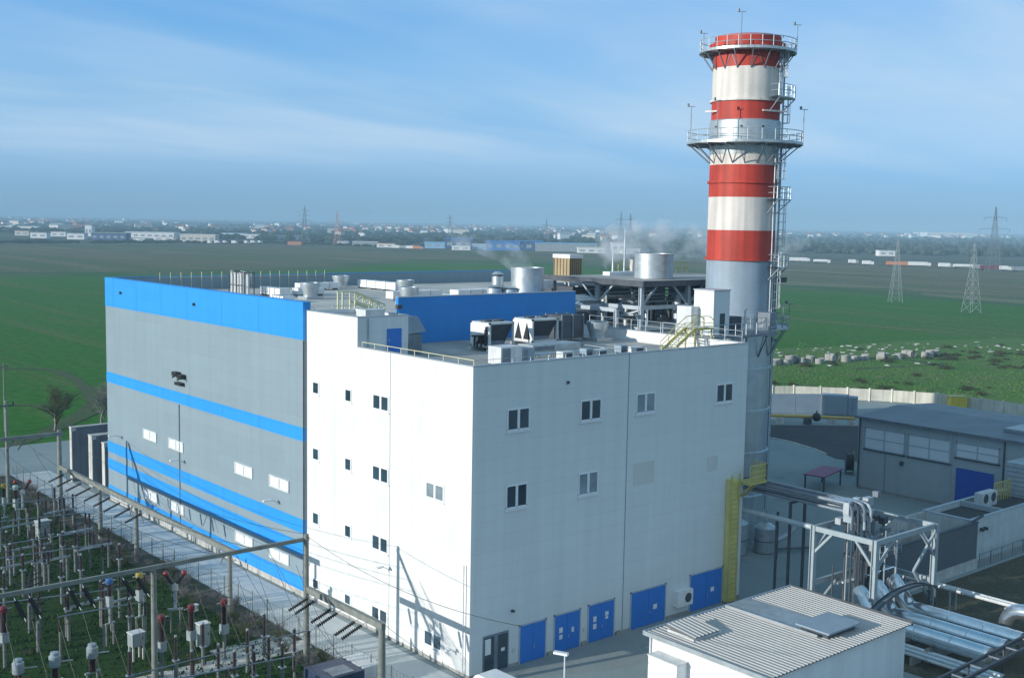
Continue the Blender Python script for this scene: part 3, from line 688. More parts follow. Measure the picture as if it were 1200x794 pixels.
# ------------------------------------------------------------------ on the hall roof
t = thing('exhaust_pipes', 'cluster of upright silver exhaust pipes on the hall roof edge', 'exhaust', (10.6,57.2,ZR))
for k in range(7):
    x = 10.0+(k%2)*.6; y = 57.0-k*.43-(.5 if k>3 else 0)
    pb = MB().cyl((x,y,ZR),(x,y,ZR+2.5+.25*(k%3==0)),.17,n=12); pb.cyl((x,y,ZR+2.5),(x,y,ZR+2.62),.24,n=12); pb.build('exhaust_pipe', OFFWHITE, t, smooth=True)
f = MB()
for y in (57.2,55.3,53.5): f.bar((9.7,y,ZR),(9.7,y,ZR+2.7),.1); f.bar((10.9,y,ZR),(10.9,y,ZR+2.7),.1); f.bar((9.7,y,ZR+2.65),(10.9,y,ZR+2.65),.1)
for z in (1.2,2.65): f.bar((9.7,57.2,ZR+z),(9.7,53.5,ZR+z),.08); f.bar((10.9,57.2,ZR+z),(10.9,53.5,ZR+z),.08)
f.build('frame', DARKSTEEL, t)
cone_vent(28.0,62.8,ZR,1.05,1.3,'farthest cone vent on the hall roof, against the grey parapet')
cone_vent(14.3,47.0,ZR,1.0,1.5,'cone vent near the hall corner above the blue band')
cone_vent(29.2,50.2,ZR,1.0,1.35,'cone vent on hall roof left of the white duct row')
def duct(x0,y0,x1,y1,h,lab,mt=WHITE):
    t = thing('roof_duct', lab, 'duct', ((x0+x1)/2,(y0+y1)/2,ZR), 'white ducts on the hall roof')
    MB().box(x0,y0,ZR+.2,x1,y1,ZR+h).build('casing', mt, t); s = MB(); long_x = (x1-x0) > (y1-y0)
    for k in range(4):
        if long_x: x = x0+.2+(x1-x0-.4)*k/3; s.box(x-.07,y0+.05,ZR,x+.07,y1-.05,ZR+.2)
        else: y = y0+.2+(y1-y0-.4)*k/3; s.box(x0+.05,y-.07,ZR,x1-.05,y+.07,ZR+.2)
    s.build('support', MIDSTEEL, t)
    s = MB()
    for k in range(1,4):
        if long_x: x = x0+(x1-x0)*k/4; s.box(x-.05,y0-.04,ZR+.16,x+.05,y1+.04,ZR+h+.04)
        else: y = y0+(y1-y0)*k/4; s.box(x0-.04,y-.05,ZR+.16,x1+.04,y+.05,ZR+h+.04)
    s.build('flange', GALV, t)
duct(12.3,50.2,13.6,54.8,1.0,'white duct on the hall roof behind the silver exhaust pipes')
duct(15.2,51.2,18.6,52.6,.9,'white duct lying left of the nearest cone vent')
duct(20.5,60.0,26.0,61.3,.9,'farthest left white duct running toward the far cone vent')
duct(30.0,53.5,31.2,62.0,1.1,'long white duct running away along the far side of the hall roof')
duct(20.8,40.5,27.5,41.9,1.0,'long white duct in the middle of the hall roof')
duct(24.0,33.0,30.6,34.5,1.5,'tall white duct block behind the blue parapet')
duct(16.4,32.5,21.5,33.6,.8,'low white duct behind the left end of the blue parapet')
duct(8.6,42.8,10.0,45.6,.7,'short white duct near the blue band, left of yellow stair')
cone_vent(20.4,37.0,ZR,1.0,1.4,'cone vent behind the blue parapet left end')
def drum(name, x, y, z, r, h, lab, cat, grp=None, mt=GALV):
    t = thing(name, lab, cat, (x,y,z), grp)
    b = MB(); b.lathe([(r,z),(r,z+h),(r*.96,z+h),(r*.96,z+h*.55)],x,y,36,cap=False); b.build('shell', mt, t, smooth=True)
    b = MB()
    for q in (.04,.985): b.lathe([(r+.005,z+h*q-.05),(r+.06,z+h*q-.05),(r+.06,z+h*q+.05),(r+.005,z+h*q+.05)],x,y,36,cap=False)
    b.build('ring', mt, t)
    b = MB(); b.lathe([(.01,z+h*.6),(r*.955,z+h*.6)],x,y,36,cap=False); b.build('baffle', DARKSTEEL, t)
    return t
drum('steam_silencer',28.6,27.2,ZR,1.72,4.1,'steaming steel drum standing behind the blue parapet','silencer')
for x,y,r,h,lab in ((26.4,29.4,.62,3.6,'slim steel vent left of the steaming drum, taller and dark topped'),(25.0,28.2,.8,2.3,'short wide steel vent left of the steaming drum'),(26.6,27.6,.9,2.2,'short steel vent right against the steaming drum')):
    t = thing('steel_vent', lab, 'roof vent', (x,y,ZR)); b = MB(); b.cyl((x,y,ZR),(x,y,ZR+h*.86),r,n=20); b.build('shell', GALV, t, smooth=True)
    b = MB(); b.cyl((x,y,ZR+h*.86),(x,y,ZR+h*.92),r*.7,n=14); b.build('neck', DARKSTEEL, t); b = MB(); b.cyl((x,y,ZR+h*.92),(x,y,ZR+h),r*1.1,r*.5,n=20); b.build('cap', GALV, t, smooth=True)
t = thing('roof_ladder_frame', 'yellow zigzag steel stair frame left of the blue parapet', 'stair', (7,25.3,ZR))
s = MB(); a = atY(415,343,22.0); c = atY(448,366,22.0)
for dy in (0,.9):
    s.bar((6.0,24.9+dy,26.75),(9.2,24.9+dy,25.5),.1,.14); s.bar((6.0,24.9+dy,25.9),(9.2,24.9+dy,24.62),.12,.2); s.bar((4.6,24.9+dy,26.75),(6.0,24.9+dy,26.75),.09)
    for k in range(5):
        q = k/4; s.bar((6.0+3.2*q,24.9+dy,25.9-1.28*q),(6.0+3.2*q,24.9+dy,26.75-1.25*q),.08)
        if k < 4: s.bar((6.0+3.2*q,24.9+dy,25.9-1.28*q),(6.0+3.2*(q+.25),24.9+dy,26.75-1.25*(q+.25)),.07)
s.build('handrail', YELLOWP, t)
s = MB()
for k in range(8): q=(k+.5)/8; s.box(6.0+3.2*q-.13,24.95,25.9-1.28*q,6.0+3.2*q+.13,25.75,25.94-1.28*q)
s.build('tread', GALV, t)
s = MB()
for x, z in ((4.7,26.7),(6.0,25.9)):
    for y in (24.95,25.75): s.box(x-.06,y-.06,ZR,x+.06,y+.06,z)
s.build('post', YELLOWP, t)
# ------------------------------------------------------------------ boiler frame beside the white building
bo = thing('boiler_structure', 'open steel boiler frame with flat canopy between hall and striped stack', 'boiler', (46,28,0))
MB().box(38.6,19.6,0,59,44,19.8).build('casing', MIDSTEEL, bo)
MB().box(33.2,18.5,20.0,60,46,20.25).build('deck', DARKSTEEL, bo)
MB().box(36.6,18.2,26.95,60.5,33.5,27.25).build('canopy', MIDSTEEL, bo)
MB().box(37.2,18.8,27.251,60,33,27.32).build('canopy_sheeting', ROOFING, bo)
b = MB(); b.box(36.45,18.05,26.85,60.65,18.19,27.45); b.box(36.45,18.19,26.85,36.59,33.6,27.45); b.build('canopy_edge', DARKSTEEL, bo)
for x, y in ((37.2,19.0),(37.2,25.5),(37.2,32.5),(44.5,19.0),(44.5,32.5),(52,19.0),(52,32.5),(59.5,19.0),(59.5,32.5),(33.8,19.2),(33.8,30)):
    zt = 26.95 if x > 36 else 24.6
    c = MB(); c.box(x-.2,y-.2,0,x+.2,y-.14,zt); c.box(x-.2,y+.14,0,x+.2,y+.2,zt); c.box(x-.06,y-.14,0,x+.06,y+.14,zt); c.build('column', STEEL, bo)
for a, c in (((37.2,19.0,24.6),(59.5,19.0,24.6)),((37.2,19.0,24.6),(37.2,32.5,24.6)),((33.8,19.2,24.5),(33.8,30,24.5)),((33.8,24.5,24.5),(44,24.5,24.5)),((37.2,19,22.4),(59.5,19,22.4)),((37.2,19,22.4),(37.2,32.5,22.4))):
    MB().bar(a, c, .25, .4).build('beam', STEEL, bo)
for a, c in (((37.2,19,24.7),(39.6,19,26.9)),((44.5,19,24.7),(42.0,19,26.9)),((44.5,19,24.7),(47,19,26.9)),((37.2,25.5,24.7),(37.2,23,26.9)),((37.2,25.5,24.7),(37.2,28,26.9)),((37.2,19,24.4),(37.2,25.5,22.5)),((37.2,25.5,24.4),(37.2,32.5,22.5)),((44.5,19,24.4),(52,19,22.5))):
    MB().bar(a, c, .18).build('brace', STEEL, bo)
rb = random.Random(11)
for i in range(26):                                        # risers and headers between the deck and the canopy
    x = rb.uniform(38.4,57); y = rb.uniform(20,31.5); r = rb.choice((.14,.2,.28,.4)); zt = rb.uniform(22.6,26.6)
    p = MB()
    if i%3 == 0: p.cyl((x,y,20.25),(x,y,zt),r,n=12)
    else:
        ex, ey = (rb.uniform(1.2,4),0) if i%2 else (0,rb.uniform(1.2,4))
        p.tube([(x,y,20.25),(x,y,zt-.4),(x+ex*.12,y+ey*.12,zt),(x+ex,y+ey,zt),(x+ex*1.1,y+ey*1.1,zt-.3),(x+ex*1.1,y+ey*1.1,20.25)], r, 10)
    p.build('riser_pipe', rb.choice((GALV,STEEL,SILVER,MIDSTEEL,DARKSTEEL)), bo, smooth=True)
for (x,y,z,l_,r) in ((34.6,26.4,24.2,3.2,1.15),(40,22,22.2,6,.7),(47,21.5,23.0,7,.6)):
    p = MB(); pr = [(.02,-r*.55),(r*.7,-r*.4),(r,0),(r,l_),(r*.7,l_+r*.4),(.02,l_+r*.55)]
    vs = []; nn = 20
    for rr, q in pr:
        for k in range(nn): vs.append((x+q, y+rr*math.cos(2*math.pi*k/nn), z+rr*math.sin(2*math.pi*k/nn)))
    p.add(vs, [(i*nn+k, i*nn+(k+1)%nn, (i+1)*nn+(k+1)%nn, (i+1)*nn+k) for i in range(len(pr)-1) for k in range(nn)])
    p.build('vessel', SILVER if r>1 else GALV, bo, smooth=True)
    p = MB()
    for q in (.2,.8): p.box(x+l_*q-.15,y-r*.7,20.25,x+l_*q+.15,y+r*.7,z-r*.6)
    p.build('saddle', MIDSTEEL, bo)
MB().obox((56,25,20.25),(6,9,6.4)).build('duct_casing', MIDSTEEL, bo)
MB().obox((50,38.5,20.25),(16,8,5.6)).build('duct_casing', DARKSTEEL, bo)
railing([(33.4,18.7,20.25),(33.4,45,20.25)],1.1,1.6,.035).build('railing', YELLOW, bo)
railing([(38.5,20.0,21.3),(38.5,31,21.3)],1.1,1.4,.04).build('railing', YELLOW, bo)
railing([(46.5,32.6,27.32),(59.8,32.6,27.32)],1.25,1.0,.05).build('railing', YELLOW, bo)
for i in range(6):                                         # cable trays and small-bore lines slung below the canopy
    z = 25.0+.25*i; y = 20.5+i*1.7; MB().box(37.6,y,z,58,y+.45,z+.12).build('cable_tray', rb.choice((GALV,MIDSTEEL)), bo)
for i in range(7):
    y = 19.4+i*.45; MB().tube([(34,y+5,24.9+.1*i),(37,y+5,24.9+.1*i),(37.6,y+5,23.2),(37.6,y+5,20.3)],.10,8).build('small_pipe', rb.choice((GALV,SILVER,WHITE)), bo, smooth=True)
MB().box(34.4,31.5,26.0,36.2,33.0,26.9).build('junction_box', WHITE, bo)
MB().box(44,30.5,27.33,53,31.6,27.75).build('canopy_duct', WHITE, bo)
drum('vent_drum',44.6,24.2,27.33,2.15,2.75,'broad steel drum standing on the boiler canopy left of the stack','silencer')
t = thing('louvre_cabinet', 'tan slatted cabinet with white top on the canopy edge', 'cabinet', (44.5,37.5,26.2))
MB().box(43.2,36.4,26.3,45.2,39.2,29.1).build('casing', TAN, t); MB().box(43.1,36.3,29.1,45.3,39.3,29.55).build('top', WHITE, t)
s = MB()
for k in range(6): s.box(43.14,36.3+k*.55,26.4,43.19,36.42+k*.55,29.05); s.box(43.3+k*.33,36.34,26.4,43.4+k*.33,36.39,29.05)
s.build('slat', mat('dark tan', (.2,.14,.07), .8), t)
s = MB()
for x in (43.3,45.1):
    for y in (36.5,39.1): s.box(x-.1,y-.1,20.25,x+.1,y+.1,26.3)
s.build('leg', STEEL, t)
for q, (x,y,h,lab) in enumerate(((47.5,31.6,5.4,'taller of two thin steel masts on the boiler canopy'),(46.2,32.2,3.4,'shorter of two thin steel masts on the boiler canopy'))):
    t = thing('lightning_mast', lab, 'mast', (x,y,27.3)); MB().cyl((x,y,27.3),(x,y,27.3+h*.6),.11,n=8).build('pole', GALV, t); MB().cyl((x,y,27.3+h*.6),(x,y,27.3+h),.06,.03,8).build('rod', GALV, t)
    MB().obox((x,y,27.3),(.4,.4,.12)).build('base_plate', GALV, t)
t = thing('post_cabinet', 'pale post box on the canopy by the yellow railing', 'cabinet', (49,32,27.3)); MB().obox((49.3,31.9,27.33),(.6,.5,1.7)).build('casing', CREAM, t); MB().obox((49.3,31.9,29.03),(.75,.65,.08)).build('lid', OFFWHITE, t)

# white lift cabin on its platform
t = thing('lift_cabin', 'white cabin with a dark doorway between white roof and stack', 'cabin', (35.1,7.8,22.9))
MB().box(34,6.62,22.95,36.35,9.05,27.15).build('wall', WHITE_CLAD_SHADE, t); MB().box(33.93,6.55,27.151,36.42,9.12,27.25).build('roof', COPING, t)
MB().box(34.95,6.58,22.97,35.65,6.625,25.0).build('doorway', DARKSTEEL, t)
MB().box(32.9,8.4,23.0,33.99,10.2,25.6).build('side_box', OFFWHITE, t)
t = thing('service_platform', 'dark steel platform linking the white roof to the stack', 'platform', (37.5,7,0))
MB().box(31.1,5.4,22.7,42.4,12.5,22.95).build('deck', MIDSTEEL, t)
for x in (32.5,37.5,41.5):
    for y in (11.8,): MB().box(x-.15,y-.15,0,x+.15,y+.15,22.7).build('leg', STEEL, t)
railing([(31.2,5.5,22.95),(42.3,5.5,22.95)],1.1,1.5,.035).build('railing', GALV, t)
railing([(31.2,10.4,22.95),(31.2,5.5,22.95)],1.1,1.5,.03).build('railing', GALV, t)
for x,y,z in ((38.2,6.2,25.2),(40,6.4,24.6)): MB().tube([(x,y,22.95),(x,y,z),(x+.5,y+.2,z+.1)],.1,8).build('vent_pipe', GALV, t)
MB().obox((39,8.5,22.95),(1.6,1.2,1.5)).build('motor_box', DARKSTEEL, t)

# ------------------------------------------------------------------ the striped stack
SX, SY = 46.0, 13.3
ch = thing('chimney', 'tall red and white banded chimney with round platforms', 'chimney', (SX,SY,0))
def zpx(y):
    lo, hi = 0, 60
    for i in range(40):
        m = (lo+hi)/2; d = Vector((SX,SY,m))-CAM
        if 397-F_PX*d.dot(UP)/d.dot(fw) > y: lo = m
        else: hi = m
    return lo
SR = 3.48
LOWSTACK = mat('bare stack metal', (.55,.62,.65), .34, .8, var=.08, scale=.7, streak=.14)
bands = [(53.0,52.2,RED,3.36),(52.2,51.7,RED,3.9),(51.7,49.7,RED,SR),(49.7,46.3,CREAM,SR),(46.3,44.25,RED,SR),(44.25,41.9,GALV,3.62),(41.9,39.7,CREAM,SR),(39.7,36.35,RED,SR),(36.35,32.9,CREAM,SR),(32.9,29.75,RED,SR),(29.75,24.0,STACKGREY,SR),(24.0,0,LOWSTACK,SR)]
names = {RED:'red_band', CREAM:'white_band', GALV:'steel_band', STACKGREY:'grey_shell', LOWSTACK:'metal_shell'}
def za(z): return z if z < 30 else z-.021*(z-30)
for z1, z0, m_, r in bands:
    z1, z0 = za(z1), za(z0)
    b = MB(); b.lathe([(r,z0),(r,z1)] if z0 < 51.6 else [(r,z0),(r,z1),(r*.93,z1),(r*.93,z1-1.2)],SX,SY,64,cap=False)
    if m_ is GALV: b = MB(); b.lathe([(SR+.01,z0-1.1),(r,z0),(r,z1),(SR+.005,z1+.12)],SX,SY,64,cap=False)
    b.build(names[m_], m_, ch, smooth=True)
MB().lathe([(.01,51.3),(3.1,51.3)],SX,SY,48,cap=False).build('mouth', BLACK, ch)
for z, m_ in ((46.35,CREAM),(37.9,RED),(29.85,RED),(52.2,RED),(24.0,LOWSTACK),(18.6,LOWSTACK),(14.2,LOWSTACK),(9.8,LOWSTACK),(5.2,LOWSTACK)):
    z = za(z); b = MB(); b.lathe([(SR+.002,z-.11),(SR+.2,z-.11),(SR+.2,z+.11),(SR+.002,z+.11)],SX,SY,64,cap=False); b.build('flange', m_, ch)
def pol(r, a, z): return Vector((SX+r*math.cos(a), SY+r*math.sin(a), z))
RAILG = mat('dull railing steel', (.36,.40,.42), .5, .3, var=.1)
def ring_platform(z, r, drop, rail_h, nb, a0=0.0, a1=2*math.pi, masts=(), seg=48):
    full = abs(a1-a0) > 6.2
    b = MB(); b.lathe([(SR+.05,z-.16),(r,z-.16),(r,z+.10),(r-.06,z+.10),(r-.06,z),(SR+.05,z)],SX,SY,seg,a0,a1,cap=False)
    pf = b.build('platform', GALV, ch)
    k = max(6, int(nb*(a1-a0)/6.28)); bb = MB()
    for i in range(k if full else k+1):
        a = a0+(a1-a0)*i/k; bb.bar(pol(r-.25,a,z-.18), pol(SR+.02,a,z-drop), .10); bb.bar(pol(SR,a,z-.28), pol(r-.1,a,z-.22), .10, .16)
        if i % 2 == 0: a2 = a0+(a1-a0)*(i+1)/k; bb.bar(pol(SR+.05,a,z-drop), pol(SR+.05,(a+a2)/2,z-.3), .04); bb.bar(pol(SR+.05,(a+a2)/2,z-.3), pol(SR+.05,a2,z-drop), .04)
    bb.build('bracket', MIDSTEEL, pf)
    rl = MB(); m_ = int(26*(a1-a0)/6.28)
    for i in range(m_ if full else m_+1):
        a = a0+(a1-a0)*i/m_; rl.cyl(pol(r-.08,a,z), pol(r-.08,a,z+rail_h), .04, n=5)
    for f_ in (.52,1.0): rl.tube([pol(r-.08,a0+(a1-a0)*i/40,z+rail_h*f_) for i in range(41)], .04, 5)
    rl.build('railing', RAILG, pf)
    for a, h, kind in masts:
        mm = MB(); p = pol(r-.05,a,z); mm.cyl(p, p+Vector((0,0,h)), .04, n=6); mm.bar(p+Vector((-.3,.25,h)), p+Vector((.3,-.25,h)), .06)
        mm.box(p.x-.34,p.y+.14,p.z+h,p.x-.16,p.y+.32,p.z+h+.3); mm.build('beacon_mast', MIDSTEEL, pf)
def ang(rc, front=True):                                   # angle of the point that shows rc*radius to the right
    f_ = math.sqrt(max(0,1-rc*rc))*(-1 if front else 1)
    rx, ry = .763*rc+.647*f_, -.647*rc+.763*f_
    return math.atan2(ry, rx)
ring_platform(51.0, 4.95, 1.9, 1.15, 16, masts=((ang(-.97),1.7,0),(ang(-.33),3.3,0),(ang(.97),2.7,0),(ang(.5,False),2.2,0)))
ring_platform(41.75, 5.95, 2.1, 1.2, 18, masts=((ang(-.98),3.6,0),(ang(.98),3.5,0),(ang(-.62),3.9,0),(ang(.2,False),3.4,0)))
aL = ang(.86)
ring_platform(22.9, 5.3, 3.0, 1.2, 14, aL-1.5, aL+1.35, masts=((ang(.98),2.4,0),(ang(.75),2.2,0)))
def mini(z, a, w=.42):
    b = MB(); b.lathe([(SR+.05,z-.12),(SR+1.5,z-.12),(SR+1.5,z),(SR+.05,z)],SX,SY,8,a-w,a+w,cap=False); o = b.build('rest_platform', GALV, ch)
    rl = MB()
    for i in range(5):
        q = a-w+2*w*i/4; rl.cyl(pol(SR+1.46,q,z), pol(SR+1.46,q,z+1.2), .04, n=5)
    for f_ in (.6,1.2): rl.tube([pol(SR+.2,a-w,z+f_)]+[pol(SR+1.46,a-w+2*w*i/6,z+f_) for i in range(7)]+[pol(SR+.2,a+w,z+f_)], .035, 5)
    rl.build('railing', GALV, o)
    bb = MB()
    for q in (a-w*.9,a+w*.9): bb.bar(pol(SR+1.4,q,z-.12), pol(SR,q,z-1.5), .1)
    bb.build('bracket', MIDSTEEL, o)
for z, rc in ((46.3,.80),(36.1,.84),(29.2,.9)): mini(z, ang(rc))
def ladder(z0, z1, a, cage=True):
    t_ = Vector((-math.sin(a), math.cos(a), 0)); o_ = Vector((math.cos(a), math.sin(a), 0)); b = MB()
    base = Vector((SX,SY,0))+o_*(SR+.32)
    for s in (-.26,.26): b.bar(base+t_*s+Vector((0,0,z0)), base+t_*s+Vector((0,0,z1)), .07)
    z = z0+.2
    while z < z1: b.cyl(base-t_*.26+Vector((0,0,z)), base+t_*.26+Vector((0,0,z)), .022, n=4, caps=False); z += .33
    o = b.build('ladder', GALV, ch)
    if cage:
        c = MB(); z = z0+2.0
        while z < z1+.6:
            c.tube([base+t_*(.38*math.cos(q))+o_*(.72*math.sin(q))+Vector((0,0,z)) for q in [math.pi*i/8 for i in range(9)]], .03, 4); z += .85
        for q in (.0,.25,.5,.75,1.0):
            p = base+t_*(.38*math.cos(math.pi*q))+o_*(.72*math.sin(math.pi*q)); c.bar(p+Vector((0,0,z0+2)), p+Vector((0,0,z1+.5)), .045)
        c.build('safety_cage', GALV, o)
ladder(41.8,47.0,ang(.93)); ladder(46.3,51.0,ang(.80)); ladder(36.1,41.8,ang(.84)); ladder(29.2,36.6,ang(.93)); ladder(22.9,30.2,ang(.82)); 
for rc, r_, z0, z1 in ((.97,.09,23,51),(.995,.06,0,42),(.71,.07,23,41.5)):
    a = ang(rc); MB().cyl(pol(SR+.3,a,z0), pol(SR+.3,a,z1), r_, n=8).build('cable_riser', GALV if rc!=.97 else MIDSTEEL, ch)
MB().bar(pol(SR+.1,ang(.3),44.9), pol(SR+.9,ang(.85),44.9), .16).build('sampling_pipe', CREAM, ch); MB().bar(pol(SR+.1,ang(-.9),44.9), pol(SR+.9,ang(-.98),44.9), .16).build('sampling_pipe', CREAM, ch)
for k in range(9):
    a = ang(-.9+1.8*k/8*.9); MB().lathe([(.02,0),(.02,.01)],0,0,4).f
    p = pol(3.63,a,43.3); b = MB(); b.cyl(p, p+Vector((math.cos(a),math.sin(a),0))*.06, .13, n=8)
    if k % 3 == 0: b.build('port', DARKSTEEL, ch)
MB().obox((SX-1.0,SY-4.6,22.9),(1.8,1.0,1.7), ang(.5)).build('analyser_box', MIDSTEEL, ch)

# steam: drifting puffs
def steam(name, label, pts, rads, dens, col=(.88,.93,.98)):
    b = MB(); b.tube(smooth(pts,5), [rads[min(int(i/5),len(rads)-1)]*(1-(i%5)/5)+rads[min(int(i/5)+1,len(rads)-1)]*((i%5)/5) for i in range((len(pts)-1)*5+1)], 14)
    m_ = bpy.data.materials.new(name); m_.use_nodes = True; nn = m_.node_tree.nodes; ll = m_.node_tree.links; nn.remove(nn['Principled BSDF'])
    v = nn.new('ShaderNodeVolumePrincipled'); v.inputs['Color'].default_value = (*col,1); v.inputs['Anisotropy'].default_value = .3
    g = nn.new('ShaderNodeNewGeometry'); ns = nn.new('ShaderNodeTexNoise'); ns.inputs['Scale'].default_value = .42; ns.inputs['Detail'].default_value = 3
    ll.new(g.outputs['Position'], ns.inputs['Vector']); mr = nn.new('ShaderNodeMapRange'); ll.new(ns.outputs['Fac'], mr.inputs[0])
    for i, q in enumerate((.46,.72,0,dens)): mr.inputs[i+1].default_value = q
    ll.new(mr.outputs[0], v.inputs['Density']); ll.new(v.outputs[0], nn['Material Output'].inputs['Volume'])
    o = b.build(name, m_); return tag(o, label, 'steam', kind='stuff')
steam('steam_plume','thin white steam trailing left from the drum behind blue parapet',[(28.4,27.3,28.0),(27.6,28.4,29.6),(25.6,30.0,30.6),(22.5,32.5,31.4)],[1.2,1.3,1.1,.6],.5,(1,1,1))
steam('steam_plume','pale steam drifting behind the canopy drum toward the stack',[(46,31,28.5),(48,34,31.0),(55,33,31.5),(62,28,30.8),(70,22,30.4)],[1.5,2.2,2.6,2.4,1.5],.6,(1,1,1))

# ------------------------------------------------------------------ right of the white building
t = thing('yellow_ladder', 'yellow enclosed ladder strip running down the corner of the white building', 'ladder', (29.1,-.4,0))
YEL_P = mat('faded yellow panel', (.66,.58,.20), .55, var=.1, scale=.8, streak=.12)
MB().box(28.6,-.55,.1,29.6,-.04,11.1).build('casing', YEL_P, t); b = MB()
for x in (28.5,29.6): b.bar((x,-.68,.1),(x,-.68,11.6),.1)
b.build('rail', YELLOW, t); b = MB(); z = .4
while z < 11: b.bar((28.5,-.66,z),(29.6,-.66,z),.05); z += .45
b.build('rung', YELLOW, t)
t = thing('yellow_platform', 'small yellow railed landing at the corner where the pipes enter', 'platform', (32,.5,10))
MB().box(30.0,-1.5,10.6,32.4,-.02,10.8).build('deck', YELLOW, t); railing([(30.05,-1.45,10.8),(32.35,-1.45,10.8),(32.35,-.1,10.8)],1.5,.35,.06,(.3,.6,1.0)).build('railing', YELLOW, t)
s = MB(); s.bar((30.3,-.02,9.2),(30.3,-1.4,10.55),.12); s.bar((30.9,-.02,9.2),(30.9,-1.4,10.55),.12); s.build('bracket', YELLOW, t)

# overhead pipes running toward the rack
t = thing('overhead_pipes', 'bundle of parallel overhead pipes from the yellow landing to the steel rack', 'pipes', (33.4,-4,9.5))
for i,(dx,z,r,m_) in enumerate(((-.8,10.3,.17,MIDSTEEL),(-.3,10.3,.15,DARKSTEEL),(.2,10.3,.17,MIDSTEEL),(.7,10.25,.14,STEEL),(-.8,9.6,.13,MIDSTEEL),(-.25,9.55,.13,DARKSTEEL),(.25,9.55,.12,STEEL),(.7,9.5,.12,DARKSTEEL))):
    X = 33.3+dx; ye = -9.6-.28*(i%4)
    b = MB(); b.tube([(X,1.5,z),(X,ye,z),(X,ye-.35,z-.1),(X+.15,ye-.5,z-.5),(X+.2,ye-.5,z-1.5)],r,10); b.build('pipe', m_, t, smooth=True)
    b = MB(); b.cyl((X,ye+1.7,z),(X,ye+.1,z),r+.05,n=12); b.build('jacket', SILVER, t, smooth=True)
for y in (-4.2,):
    b = MB(); b.bar((32.3,y,0),(32.3,y,9.2),.2); b.bar((34.4,y,0),(34.4,y,9.2),.2); b.bar((32.1,y,9.28),(34.6,y,9.28),.16); b.build('trestle', DARKSTEEL, t)
MB().box(32.5,-10.2,8.7,33.5,-9.4,9.3).build('pipe_shoe', RACKP, t)
t = thing('single_pipe', 'single dull pipe running from the white building corner to the steel rack', 'pipe', (31.3,-4,8))
MB().tube([(31.25,.6,7.95),(31.25,-7.6,7.95)],.24,12).build('pipe', STEEL, t, smooth=True)
MB().bar((31.25,-3.6,0),(31.25,-3.6,7.68),.18).build('post', DARKSTEEL, t)

t = thing('pipe_rack', 'pale steel portal frame with knee braces behind the corrugated roof', 'pipe rack', (35.5,-10.5,0))
FX0, FX1, FY0, FY1, FZ = 31.0, 40.2, -13.5, -7.6, 8.0
for x in (FX0,FX1):
    for y in (FY0,FY1):
        c = MB(); c.box(x-.22,y-.22,0,x+.22,y-.16,FZ+.2); c.box(x-.22,y+.16,0,x+.22,y+.22,FZ+.2); c.box(x-.05,y-.16,0,x+.05,y+.16,FZ+.2); c.build('column', RACKP, t)
for a, c in (((FX0,FY0+.23,FZ),(FX0,FY1-.23,FZ)),((FX1,FY0+.23,FZ),(FX1,FY1-.23,FZ)),((FX0+.06,FY0,FZ),(FX1-.06,FY0,FZ)),((FX0+.06,FY1,FZ),(FX1-.06,FY1,FZ)),((FX1,FY0+.23,3.2),(FX1,FY1-.23,3.2)),((FX0+.06,FY1,3.2),(FX1-.06,FY1,3.2))): MB().bar(a,c,.26,.42).build('beam', RACKP, t)
for a, c in (((FX0,FY0,FZ-2.2),(FX0,FY0+1.8,FZ-.2)),((FX0,FY1,FZ-2.2),(FX0,FY1-1.8,FZ-.2)),((FX1,FY0,FZ-2.2),(FX1,FY0+1.8,FZ-.2)),((FX1,FY1,FZ-2.2),(FX1,FY1-1.8,FZ-.2)),((FX0,FY0,FZ-2.6),(FX0+2.4,FY0,FZ-.2)),((FX1,FY0,FZ-2.6),(FX1-2.4,FY0,FZ-.2)),((FX0,FY1,FZ-2.6),(FX0+2.4,FY1,FZ-.2)),((FX1,FY1,FZ-2.6),(FX1-2.4,FY1,FZ-.2)),((FX1,FY0,1.2),(FX1-3.2,FY0,4.6)),((FX1-3.2,FY0,4.6),(FX1,FY0,FZ-.5)),((FX0,FY1,.6),(FX0+4,FY1,3.0))): MB().bar(a,c,.2).build('brace', RACKP, t)
for x, y, h, r, m_ in ((34.9,-9.6,5.6,.46,SILVER),(36.0,-10.3,4.6,.30,SILVER),(37.0,-9.4,6.4,.22,GALV)):
    b = MB(); b.cyl((x,y,0),(x,y,h),r,n=16); b.lathe([(r,h),(r*.75,h+.25),(.03,h+.35)],x,y,16); b.build('riser_pipe', m_, t, smooth=True)
b = MB(); b.tube([(34.9,-9.6,5.7),(34.9,-9.7,6.1),(35.1,-10.0,6.6),(35.6,-10.5,6.8),(40,-10.6,6.8)],.26,12); b.build('riser_pipe', MIDSTEEL, t, smooth=True)
for i in range(14):
    x = 32.4+i*.45+rb.uniform(-.15,.15); y = -8.6-(i%4)*1.0; zt = rb.uniform(6.2,10.6) if i%3 else rb.uniform(3,6)
    MB().cyl((x,y,0),(x,y,zt),rb.choice((.07,.1,.14,.18)),n=8).build('riser_pipe', rb.choice((GALV,MIDSTEEL,DARKSTEEL,DARKSTEEL)), t, smooth=True)
for i in range(11): MB().obox((32.6+.55*i,-9.6+rb.uniform(-1.6,1.2),rb.uniform(7.4,10.0)),(rb.uniform(.4,.9),.55,rb.uniform(.4,1.1))).build('valve', rb.choice((DARKSTEEL,DARKSTEEL,MIDSTEEL,GALV)), t)
for i in range(5): MB().cyl((32.7+.5*i,-10.2-.2*(i%2),.2),(32.7+.5*i,-10.2-.2*(i%2),8.6),.09,n=8).build('riser_pipe', DARKSTEEL, t, smooth=True)
